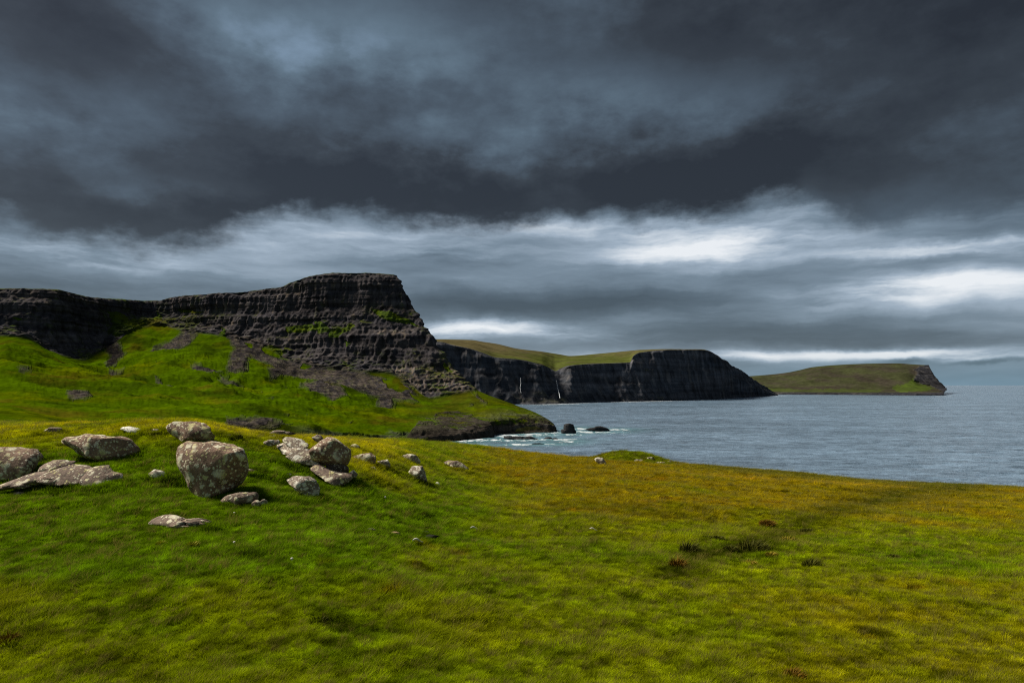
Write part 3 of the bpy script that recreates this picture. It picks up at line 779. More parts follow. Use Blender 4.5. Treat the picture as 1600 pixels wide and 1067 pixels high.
# pre-tabulate
TC_ = np.linspace(-900, 2600, 701); TD_ = np.linspace(LGD[0], LGD[-1], 420)
_tab = pchip(np.array(GC, float), GT, TC_)
_tab = pchip(LGD, _tab.T, TD_).T                          # 701 x 420
def relief(X, Y):
    k = sst(Y, 2, 7)
    a = fbm(X / 4.5, Y / 4.5, 0.3, 4, 0.5) * 0.22 + fbm(X / 1.1, Y / 1.0, 4.3, 4, 0.6) * 0.12
    a = a + fbm(X / 16, Y / 12, 7.3, 2) * 0.5 * sst(Y, 20, 45)
    # small soil-creep terraces
    a = a + perlin(X / 3.0, Y / 0.9, 2.0) * (0.06 + 0.12 * sst(Y, 16, 19) * sst(Y, 26, 23) * sst(800 + F * X / Y, 700, 560))
    return a * k
def gz(X, Y, micro=True):
    X = np.asarray(X, float); Y = np.maximum(np.asarray(Y, float), 1.2)
    c = np.clip(800 + F * X / Y, -900, 2600); l = np.clip(np.log(Y), LGD[0], LGD[-1])
    fc = (c + 900) / 3500 * 700; fd = (l - LGD[0]) / (LGD[-1] - LGD[0]) * 419
    i = np.clip(fc.astype(int), 0, 699); j = np.clip(fd.astype(int), 0, 418); a = fc - i; b = fd - j
    t = _tab[i, j] * (1 - a) * (1 - b) + _tab[i + 1, j] * a * (1 - b) + _tab[i, j + 1] * (1 - a) * b + _tab[i + 1, j + 1] * a * b
    z = H + t * Y
    # grassy outcrop mound on the far edge
    mx, my = (985 - 800) / F * 88, 88.0
    z = z + 1.15 * np.exp(-(((X - mx) / 4.2) ** 2 + ((Y - my) / 4.0) ** 2) ** 1.5)
    # wet hollow with rushes
    for (hx, hy, hr, hd) in HOLLOWS: z = z - hd * np.exp(-((X - hx) ** 2 + ((Y - hy)) ** 2) / hr ** 2)
    return z + (relief(X, Y) if micro else 0)
HOLLOWS = [(3.9, 14.6, 0.9, 0.12), (5.8, 17.5, 2.0, 0.2), (2.9, 12.6, 0.8, 0.12), (9.5, 26.0, 3.0, 0.3)]

def hit(px, py, d0=5.0, d1=110.0):
    """where the sight line of a photo pixel meets the near ground"""
    D = np.exp(np.linspace(math.log(d0), math.log(d1), 1500))
    W = place(np.full(D.shape, px), np.full(D.shape, py), D)
    below = W[:, 2] <= gz(W[:, 0], W[:, 1])
    if not below.any(): return None
    return W[int(np.argmax(below))]

def ground_tint(X, Y):
    """what grows where: lush green, yellowing and rusty moor grass"""
    c = 800 + F * X / Y
    z = gz(X, Y, False) - H
    py = 533.5 - F * (z / Y * CP - SP) / (CP + z / Y * SP)
    n1 = fbm(X / 7, Y / 7, 1.7, 4, 0.55); n2 = fbm(X / 1.6, Y / 1.6, 5.7, 4, 0.6); n3 = fbm(X / 3.2, Y / 3.2, 8.1, 4, 0.6); n4 = fbm(X / 22, Y / 22, 3.3, 3)
    far = sst(py, 860, 745) * sst(c, 640, 860)              # the rusty strip towards the cliff edge
    rust = 0.30 + 0.60 * far + 0.10 * sst(py, 880, 960) + n1 * 0.42 + n3 * 0.42 + n4 * 0.08 + 0.16 * sst(c, 1050, 1300)
    lush = sst(c, 760, 420) * sst(py, 940, 860) * sst(py, 690, 740)
    lush = np.maximum(lush, 0.8 * sst(c, 960, 640) * sst(py, 905, 830) * sst(py, 725, 760) * 0.8)
    rust = rust - lush * 0.42
    G = np.array([0.070, 0.118, 0.0008]); GY = np.array([0.118, 0.138, 0.0008]); O = np.array([0.150, 0.104, 0.001]); R = np.array([0.155, 0.066, 0.003]); DK = np.array([0.026, 0.044, 0.001])
    def L(a, b, k): return a * (1 - k[..., None]) + b * k[..., None]
    t = L(np.ones(X.shape + (3,)) * G, GY, sst(rust, 0.10, 0.50))
    t = L(t, O, sst(rust, 0.42, 0.95) * 0.85)
    t = L(t, R, sst(n2 + far * 0.18 + n1 * 0.3, 0.30, 0.60) * 0.55 * (1 - lush * 0.8))
    t = L(t, DK, sst(n3 + n2 * 0.4, 0.18, 0.62) * 0.75)
    # golden crest of the knoll and the rim behind it
    rim = sst(Y, 22.5, 25) * sst(c, 720, 560) * sst(Y, 60, 45)
    t = L(t, np.array([0.25, 0.215, 0.001]), np.clip(rim * (0.72 + n1 * 1.1 + n3 * 0.5), 0, 1) * 0.85)
    # the long dark wet hollow running out to the right, and a faint trodden line
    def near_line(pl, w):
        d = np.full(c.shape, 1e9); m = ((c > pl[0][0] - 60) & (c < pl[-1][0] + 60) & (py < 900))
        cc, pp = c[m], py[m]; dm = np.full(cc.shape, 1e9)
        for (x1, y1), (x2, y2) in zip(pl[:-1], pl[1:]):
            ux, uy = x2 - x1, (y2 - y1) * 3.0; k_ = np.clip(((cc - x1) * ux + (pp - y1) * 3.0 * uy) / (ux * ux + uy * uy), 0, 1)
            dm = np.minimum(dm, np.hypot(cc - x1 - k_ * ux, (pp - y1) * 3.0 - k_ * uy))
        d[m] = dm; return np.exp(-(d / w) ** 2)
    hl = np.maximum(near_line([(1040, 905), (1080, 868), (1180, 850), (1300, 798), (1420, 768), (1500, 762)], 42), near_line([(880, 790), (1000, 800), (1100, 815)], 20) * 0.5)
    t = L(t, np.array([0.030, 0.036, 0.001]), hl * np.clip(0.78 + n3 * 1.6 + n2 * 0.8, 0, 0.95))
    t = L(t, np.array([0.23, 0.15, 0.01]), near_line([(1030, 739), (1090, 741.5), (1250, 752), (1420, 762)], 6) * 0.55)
    mound = np.exp(-(((X - 15.3) / 5.5) ** 2 + ((Y - 86) / 6.0) ** 2) ** 2)
    t = L(t, np.array([0.070, 0.105, 0.002]), mound * 0.8)
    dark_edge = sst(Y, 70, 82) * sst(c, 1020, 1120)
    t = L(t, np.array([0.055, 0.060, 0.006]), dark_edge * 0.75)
    n5 = fbm(X / 0.5, Y / 0.42, 2.9, 3, 0.6)
    n6 = fbm(X / 0.22, Y / 0.3, 6.9, 2, 0.6)
    t = t * (1.68 * np.clip(1 + n5 * 1.3 + n6 * 0.9 + n3 * 0.45, 0.34, 2.1))[..., None]
    return np.clip(t, 0.0005, 1)

def build_ground():
    c = np.concatenate([np.linspace(-900, -40, 60, endpoint=False), np.arange(-40, 1640, 3.2), np.linspace(1640, 2600, 60)])
    Dn = np.concatenate([np.exp(np.linspace(math.log(1.2), math.log(6), 40, endpoint=False)), np.exp(np.linspace(math.log(6), math.log(100), 400, endpoint=False)), np.exp(np.linspace(math.log(100), math.log(200), 26))])
    Y = Dn[:, None] * np.ones(len(c)); X = (c[None] - 800) / F * Y
    Z = gz(X, Y)
    # the drop to the sea is broken rock
    k = sst(Y, 110, 135); Z = Z + fbm(X / 6, Y / 6, 1.0, 4) * 2.5 * k
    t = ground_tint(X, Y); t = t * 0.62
    t = t * (1 - k[..., None]) + np.array([0.05, 0.045, 0.04]) * k[..., None]
    o = mesh_obj('pasture', np.stack([X, Y, Z], -1), grid_faces(*Y.shape), M_ground, attrs={'tint': ('FLOAT_COLOR', t)})
    tag(o, kind='structure')

# ------------------------------------------------------------------ grass
def blade_mesh(name, n, rad, hmin, hmax, w, lean, mat, r, segs=2, wind=(0.0, 0.0)):
    vs, fs, sh = [], [], []
    for _ in range(n):
        a = r.uniform(0, 2 * math.pi); q = rad * math.sqrt(r.uniform(0, 1)); x, y = q * math.cos(a), q * math.sin(a)
        h = r.uniform(hmin, hmax) * (1 - (0.65 * (q / rad) ** 2 if n > 100 else 0)); b = r.uniform(0, 2 * math.pi); ln = r.uniform(0.1, 1) * lean * h
        lx, ly = ln * math.cos(a + r.uniform(-1, 1)) + wind[0] * h, ln * math.sin(a + r.uniform(-1, 1)) + wind[1] * h
        s = r.uniform(0, 1); ww = w * r.uniform(0.6, 1.2); dx, dy = ww * math.cos(b), ww * math.sin(b)
        i = len(vs)
        for k in range(segs):
            f = k / segs; g = f * f
            vs += [(x + lx * g - dx * (1 - 0.4 * f), y + ly * g - dy * (1 - 0.4 * f), h * f * (1 - 0.15 * f) - 0.01), (x + lx * g + dx * (1 - 0.4 * f), y + ly * g + dy * (1 - 0.4 * f), h * f * (1 - 0.15 * f) - 0.01)]
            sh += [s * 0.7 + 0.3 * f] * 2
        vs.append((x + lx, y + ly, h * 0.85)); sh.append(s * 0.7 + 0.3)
        for k in range(segs - 1): fs += [(i + 2 * k, i + 2 * k + 1, i + 2 * k + 3), (i + 2 * k, i + 2 * k + 3, i + 2 * k + 2)]
        j = i + 2 * (segs - 1); fs.append((j, j + 1, j + 2))
    return vs, fs, sh

def build_grass():
    r = random.Random(3)
    kinds = bpy.data.collections.new('grass_clump_kinds')
    specs = [(46, 0.085, 0.03, 0.075, 0.0030, 0.9), (46, 0.085, 0.03, 0.085, 0.0030, 1.1), (40, 0.080, 0.04, 0.095, 0.0026, 1.2), (36, 0.075, 0.02, 0.055, 0.0038, 0.9),
             (30, 0.060, 0.07, 0.150, 0.0022, 0.9), (34, 0.070, 0.05, 0.120, 0.0024, 1.3)]
    for i, s in enumerate(specs):
        vs, fs, sh = blade_mesh('c', *s, None, r, wind=(0.35, -0.05))
        me = bpy.data.meshes.new('grass_clump'); me.from_pydata(vs, [], fs)
        a = me.attributes.new('shade', 'FLOAT', 'POINT'); a.data.foreach_set('value', sh)
        me.materials.append(M_grass)
        kinds.objects.link(bpy.data.objects.new('grass_clump', me))
    # scatter: more and smaller near the camera
    n = 260000
    lo, hi = 5.5, 97.0
    e = 0.36
    u = rng.uniform(0, 1, n); D = (lo ** e + u * (hi ** e - lo ** e)) ** (1 / e)
    c = rng.uniform(-70, 1670, n); X = (c - 800) / F * D; Y = D
    Z = gz(X, Y)
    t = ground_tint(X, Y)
    # per clump variation
    jit = rng.normal(1.0, 0.16, (n, 1)); t = t * np.clip(jit, 0.55, 1.6)
    straw = rng.uniform(0, 1, n) < (0.06 + 0.08 * sst(fbm(X / 2.5, Y / 2.5, 9.9, 3), 0.1, 0.5))
    t[straw] = np.array([0.22, 0.19, 0.035]) * rng.uniform(0.6, 1.1, (straw.sum(), 1))
    keep = np.ones(n, bool)
    for (rx, ry, rr, rl) in FOOT:                        # not where stones lie
        keep &= (((X - rx) / rr) ** 2 + ((Y - ry) / rl) ** 2) > 1.0
    for (px_, py_, w_, h_) in BARE:
        qx, qy = project(np.stack([X, Y, Z], -1))
        keep &= (((qx - px_) / w_) ** 2 + ((qy - py_) / h_) ** 2) > 1.0
    # a fringe of longer grass round every stone
    fr = []
    for (rx, ry, rr_, rl_) in FOOT:
        if ry > 60: continue
        k_ = int(60 + 420 * min(rr_, 1.0)); a_ = rng.uniform(0, 2 * math.pi, k_); q_ = rng.uniform(1.5, 2.5, k_)
        fr.append(np.stack([rx + rr_ * q_ * np.cos(a_), ry + np.maximum(rl_, rr_ * 0.6) * q_ * np.sin(a_)], 1))
    fr = np.concatenate(fr); m_ = len(fr); ft = ground_tint(fr[:, 0], fr[:, 1]) * rng.uniform(0.45, 1.0, (m_, 1))
    X = np.concatenate([X[keep], fr[:, 0]]); Y = np.concatenate([Y[keep], fr[:, 1]]); Z = np.concatenate([Z[keep], gz(fr[:, 0], fr[:, 1])])
    t = np.concatenate([t[keep], ft]); D = np.concatenate([D[keep], fr[:, 1] * 1.35]); straw = np.concatenate([straw[keep], np.zeros(m_, bool)]); keep = np.ones(len(X), bool)
    X, Y, Z, t, D, straw = X[keep], Y[keep], Z[keep], t[keep], D[keep], straw[keep]
    m = len(X)
    tall = sst(fbm(X / 2.2, Y / 2.2, 3.1, 3), -0.1, 0.5)
    sca = (0.75 + 0.55 * tall) * np.clip((D / 11.0), 0.9, 9) ** 0.72 * rng.uniform(0.75, 1.25, m)
    zs = sca * rng.uniform(0.75, 1.2, m) * np.clip(D / 14, 1, 4) ** -0.25
    idx = np.where(straw, 4, rng.integers(0, 4, m)); idx = np.where((~straw) & (tall > 0.7) & (rng.uniform(0, 1, m) < 0.25), 5, idx)
    me = bpy.data.meshes.new('grass'); me.vertices.add(m); me.vertices.foreach_set('co', np.stack([X, Y, Z], 1).astype(np.float32).ravel())
    a = me.attributes.new('tint', 'FLOAT_COLOR', 'POINT'); c4 = np.ones((m, 4), np.float32); c4[:, :3] = t; a.data.foreach_set('color', c4.ravel())
    a = me.attributes.new('size', 'FLOAT_VECTOR', 'POINT'); a.data.foreach_set('vector', np.stack([sca, sca, zs], 1).astype(np.float32).ravel())
    a = me.attributes.new('turn', 'FLOAT_VECTOR', 'POINT'); a.data.foreach_set('vector', np.stack([rng.normal(0, .12, m), rng.normal(0, .12, m), rng.uniform(-1.0, 1.0, m)], 1).astype(np.float32).ravel())
    a = me.attributes.new('which', 'INT', 'POINT'); a.data.foreach_set('value', idx.astype(np.int32))
    o = bpy.data.objects.new('grass', me); COL.objects.link(o)
    tag(o, 'short green, yellow and rusty grass covering the whole pasture', 'grass', kind='stuff')
    ng = bpy.data.node_groups.new('scatter_grass', 'GeometryNodeTree')
    ng.interface.new_socket('Geometry', in_out='INPUT', socket_type='NodeSocketGeometry'); ng.interface.new_socket('Geometry', in_out='OUTPUT', socket_type='NodeSocketGeometry')
    N = ng.nodes; Lk = ng.links
    gi = N.new('NodeGroupInput'); go = N.new('NodeGroupOutput')
    mp = N.new('GeometryNodeMeshToPoints'); Lk.new(gi.outputs[0], mp.inputs['Mesh'])
    ci = N.new('GeometryNodeCollectionInfo'); ci.inputs['Collection'].default_value = kinds; ci.inputs['Separate Children'].default_value = True; ci.inputs['Reset Children'].default_value = True
    ip = N.new('GeometryNodeInstanceOnPoints'); Lk.new(mp.outputs[0], ip.inputs['Points']); Lk.new(ci.outputs[0], ip.inputs['Instance']); ip.inputs['Pick Instance'].default_value = True
    def na(name, typ):
        q = N.new('GeometryNodeInputNamedAttribute'); q.data_type = typ; q.inputs['Name'].default_value = name; return q.outputs['Attribute']
    Lk.new(na('which', 'INT'), ip.inputs['Instance Index']); Lk.new(na('turn', 'FLOAT_VECTOR'), ip.inputs['Rotation']); Lk.new(na('size', 'FLOAT_VECTOR'), ip.inputs['Scale'])
    Lk.new(ip.outputs[0], go.inputs[0])
    md = o.modifiers.new('scatter', 'NODES'); md.node_group = ng

FOOT = []
BARE = [(665, 832, 9, 3), (672, 838, 15, 4)]

# ------------------------------------------------------------------ stones
def rock_from_outline(name, outline, mat, D, thick=0.8, sub=4, rough=1.0, parent=None, seed=0, power=0.8, lean=0.0):
    o2 = np.array(outline, float)
    o2 = np.concatenate([o2 + (np.roll(o2, -1, 0) - o2) * k for k in (0, .2, .4, .6, .8)])
    c = (o2.max(0) + o2.min(0)) / 2 * 0.4 + o2.mean(0) * 0.6; ctr = place(c[0], c[1], D)
    rel = place(o2[:, 0], o2[:, 1], np.full(len(o2), D)) - ctr
    D = D * (1 + 0.55 * thick * np.hypot(rel[:, 0], rel[:, 2]).mean() / D)      # the body's middle lies behind the point where its foot meets the turf
    ctr = place(c[0], c[1], D); rel = place(o2[:, 0], o2[:, 1], np.full(len(o2), D)) - ctr
    th = np.arctan2(rel[:, 2], rel[:, 0]); rr = np.hypot(rel[:, 0], rel[:, 2])
    s = np.argsort(th); th, rr = th[s], rr[s]
    th3 = np.concatenate([th - 2 * np.pi, th, th + 2 * np.pi]); r3 = np.concatenate([rr, rr, rr])
    u_, keep_ = np.unique(np.round(th3, 5), return_index=True); th3, r3 = th3[keep_], r3[keep_]
    bm = bmesh.new(); bmesh.ops.create_icosphere(bm, subdivisions=sub, radius=1)
    d = np.array([v.co[:] for v in bm.verts]); f = np.array([[v.index for v in q.verts] for q in bm.faces]); bm.free()
    t = np.arctan2(d[:, 2], d[:, 0]); rho = np.hypot(d[:, 0], d[:, 2])
    grid = np.linspace(-np.pi, np.pi, 721); rg = np.interp(grid, th3, r3)
    kern = np.exp(-np.linspace(-2, 2, 9) ** 2); kern /= kern.sum()
    rg = np.convolve(np.concatenate([rg[-5:-1], rg, rg[1:5]]), kern, 'valid')
    R = np.interp(t, grid, rg)
    size = rr.mean(); th_m = thick * size
    rp = rho ** power
    P = np.stack([R * rp * np.cos(t), np.sign(d[:, 1]) * np.abs(d[:, 1]) ** 0.85 * th_m, R * rp * np.sin(t)], 1)
    s_ = seed * 3.17
    q = P / size
    # chipped planes, swells, grain
    n = d.copy()
    low = fbm(q[:, 0] * 1.1 + s_, q[:, 1] * 1.1, q[:, 2] * 1.1 + s_, 3, 0.5) * 0.11
    mid = fbm(q[:, 0] * 3.1 + s_, q[:, 1] * 3.1, q[:, 2] * 3.1, 4, 0.55, ridged=True) * 0.045
    fine = fbm(q[:, 0] * 9 + s_, q[:, 1] * 9, q[:, 2] * 12, 4, 0.6) * 0.035
    rim = 1 - 0.6 * rho ** 6
    P = P + n * ((low * rim + mid + fine) * size * rough)[:, None]
    # a few flattened faces
    rs = np.random.default_rng(int(seed) + 5)
    for _ in range(11):
        pn = rs.normal(size=3); pn[1] -= 0.8; pn /= np.linalg.norm(pn)
        dd = P @ pn; lim = np.quantile(dd, 0.85) ; over = dd > lim
        P[over] -= pn * ((dd[over] - lim) * 0.7)[:, None]
    # keep the traced outline after chipping
    tt = np.arctan2(P[:, 2], P[:, 0]); ra = np.hypot(P[:, 0], P[:, 2]); nb = 40 if sub > 3 else 20
    bi = ((tt + np.pi) / (2 * np.pi) * nb).astype(int) % nb; mx_ = np.array([ra[bi == k].max() if (bi == k).any() else np.nan for k in range(nb)])
    mx_ = np.where(np.isnan(mx_), np.nanmean(mx_), mx_); ctrs = -np.pi + (np.arange(nb) + 0.5) * 2 * np.pi / nb
    ratio = np.interp(ctrs, grid, rg) / mx_
    rt = np.interp(tt, np.concatenate([ctrs - 2 * np.pi, ctrs, ctrs + 2 * np.pi]), np.concatenate([ratio] * 3))
    P[:, 0] *= rt; P[:, 2] *= rt
    P[:, 1] += lean * P[:, 2]
    me_ctr = ctr
    o = mesh_obj(name, P, f, mat, parent)
    o.location = Vector(me_ctr.tolist())
    FOOT.append((float(me_ctr[0]), float(me_ctr[1]), float(rr.max()) * (0.45 if rr.max() > 0.3 else 0.95), float(th_m) * (0.4 if rr.max() > 0.3 else 1.0)))
    return o

def auto_d(outline, extra=0):
    o2 = np.array(outline, float); i = np.argmax(o2[:, 1]); low = o2[o2[:, 1] > o2[:, 1].max() - 4]
    w = hit(float(low[:, 0].mean()), float(o2[:, 1].max()) - 1.5)
    return (float(w[1]) if w is not None else 27.0) + extra

def ell(cx, cy, rx, ry, n=10, tilt=0.0):
    return [(cx + rx * math.cos(a) * math.cos(tilt) - ry * math.sin(a) * math.sin(tilt), cy + rx * math.cos(a) * math.sin(tilt) + ry * math.sin(a) * math.cos(tilt)) for a in np.linspace(0, 2 * math.pi, n, endpoint=False)]

KN = 'lichened boulders on the grassy knoll'
BOULDERS = [
 ([(271, 702), (275, 692), (288, 689.5), (330, 690), (362, 694), (384, 700), (392, 712), (392, 722), (386, 740), (375, 755), (360, 768), (342, 777), (322, 780), (302, 776), (291, 762), (281, 745), (270, 726)],
  M_rock, 0.85, 5, 'largest brown boulder on the knoll, wide top narrowing to its foot, patched with lichen', 0.70),
 ([(256, 667), (270, 658.5), (300, 658), (322, 661), (335, 669), (338, 682), (332, 692), (300, 694), (284, 690), (268, 679)], M_rock, 0.8, 5, 'rounded brown boulder directly behind the top of the largest boulder', 0.8),
 ([(72, 688), (84, 683), (112, 682), (128, 677.5), (160, 681), (190, 680), (206, 687), (217, 701), (215, 712), (196, 719), (165, 725), (142, 718), (112, 711), (90, 700)], M_rock, 0.55, 5,
  'long leaning boulder with big white lichen rosettes along its lower edge', 0.75),
 ([(-70, 706), (-20, 699), (20, 699), (44, 703), (56, 713), (60, 726), (57, 740), (40, 748), (0, 752), (-60, 754)], M_rock, 0.8, 5, 'dark weathered boulder cut off by the left edge of the photo', 0.8),
 ([(48, 706), (60, 706), (67, 715), (64, 724), (52, 726)], M_rockg, 0.9, 4, 'small grey stone tucked against the boulder at the left edge', 0.8),
 ([(229, 741), (240, 733), (254, 736), (262, 746), (258, 754), (246, 754), (233, 749)], M_rockw, 0.8, 4, 'small pale lichen covered stone just left of the largest boulder', 0.8),
 ([(340, 786), (350, 775), (368, 770), (396, 769), (404, 775), (398, 786), (372, 791)], M_rockg, 0.9, 4, 'flat mossy stone at the right foot of the largest boulder', 0.7),
 (ell(400, 789, 7.5, 8), M_rockg, 0.9, 4, 'small round tan stone, left one of the touching pair below the largest boulder', 0.8),
 (ell(412, 787, 6.5, 7.5), M_rockw, 0.9, 4, 'small round white-spotted stone, right one of the touching pair below the largest boulder', 0.8),
 (ell(380, 799, 3.6, 3.4), M_white, 0.9, 3, 'tiny pale stone in the grass below the largest boulder', 0.8),
 ([(443, 749), (456, 745), (480, 745), (492, 751), (499, 765), (497, 778), (488, 782), (475, 777), (462, 763), (450, 755)], M_rockw, 0.7, 5, 'white crusted stone half sunk in the slope below the central outcrop', 0.8),
 (ell(451, 743, 5, 4), M_rockw, 0.9, 3, 'little pale stone resting above the white crusted stone', 0.8),
 ([(548, 713), (563, 709.5), (578, 707.5), (587, 714), (585, 728), (572, 730), (564, 721)], M_rock, 0.8, 4, 'brown stone with a pointed left end just right of the central outcrop', 0.8),
 ([(568, 732), (584, 729), (590, 735), (592, 745), (582, 743)], M_rockg, 0.8, 4, 'tan slanting stone just below the brown pointed stone', 0.8),
 ([(589, 720), (605, 718), (610, 725), (608, 734), (600, 734), (594, 727)], M_rockw, 0.8, 4, 'white patched stone between the pointed stone and the stacked pair', 0.8),
 (ell(620, 731, 7, 2.4), M_rockw, 0.9, 3, 'thin pale stone lying in the grass left of the stacked pair', 0.8),
 ([(624, 713), (638, 708.5), (650, 711), (657, 721), (655, 729), (645, 728), (634, 721)], M_rockw, 0.8, 4, 'upper stone of the stacked pair on the right flank of the knoll', 0.8),
 ([(637, 738), (643, 728.5), (660, 728), (664, 738), (669, 750), (666, 756), (654, 753), (641, 744)], M_rockw, 0.8, 4, 'lower stone of the stacked pair on the right flank of the knoll', 0.8),
 (ell(683, 758, 4.5, 5), M_white, 0.9, 3, 'small bright white stone below the stacked pair', 0.8),
 ([(692, 723), (700, 719.5), (715, 720), (727, 727), (734, 734), (720, 738), (704, 734)], M_rockg, 0.7, 4, 'low grey stone in yellow grass, farthest right of the knoll stones', 0.75),
 (ell(745, 734, 5, 2.5), M_rockg, 0.9, 3, 'tiny grey stone trailing right of the low grey stone', 0.8),
 ([(546, 696), (555, 693), (564, 699), (560, 704), (550, 702)], M_rock, 0.8, 3, 'small brown stone on the skyline against the right end of the outcrop', 0.8),
 ([(66, 673), (78, 667.5), (93, 668), (96, 674), (82, 680), (68, 679)], M_rockg, 0.8, 4, 'mossy dark stone on the ridge above the long leaning boulder', 0.8),
 ([(182, 668), (200, 666.5), (214, 669), (231, 675), (216, 677), (196, 673)], M_white, 0.5, 4, 'flat bright white slab near the top of the knoll', 0.7),
 (ell(243, 673, 9, 3.2), M_rockw, 0.8, 3, 'low lichen spotted stone between the white slab and the rounded boulder', 0.8),
 (ell(392, 736, 9, 3.4), M_rockg, 0.8, 3, 'tan stone peeping out just right of the largest boulder', 0.8),
 (ell(352, 681, 14, 2.6), M_rockg, 0.8, 3, 'thin flat tan slab in golden grass right of the rounded boulder', 0.8),
 ([(220, 823), (232, 811), (248, 806), (262, 805), (282, 811), (300, 814.5), (322, 813), (336, 816), (325, 822), (300, 824), (262, 826)], M_rockg, 0.45, 5, 'low humped stone in the green grass in front of the knoll', 0.75),
 ([(416, 677), (430, 672), (442, 673), (466, 679), (444, 681)], M_rockg, 0.8, 4, 'low grey slab on the skyline above the central outcrop', 0.7),
 (ell(424, 683, 16, 2.8), M_white, 0.8, 4, 'flat white slab just below the skyline slab', 0.7),
 (ell(28, 772, 13, 4), M_rockg, 0.8, 3, 'small pinkish stone showing through the turf below the left slab', 0.8),
]
STONES = [
 (ell(579, 829.5, 9, 4.6), M_dark, 'dark brown stone lying in the open pasture'),
 (ell(617, 834.5, 9, 4.4), M_tan, 'smooth tan stone beside the dark brown stone in the pasture'),
 (ell(653, 801.5, 7.5, 3.2), M_dark, 'small dark stone in the grass above the tan stone'),
 (ell(725, 804, 6, 2.4), M_tan, 'small flat tan stone right of the small dark one'),
 (ell(750, 813, 4.5, 1.8), M_dark, 'tiny brown stone farthest right of the pasture stones'),
 (ell(676, 987, 5, 4.6), M_tan, 'lone egg shaped tan stone in the nearest grass'),
]

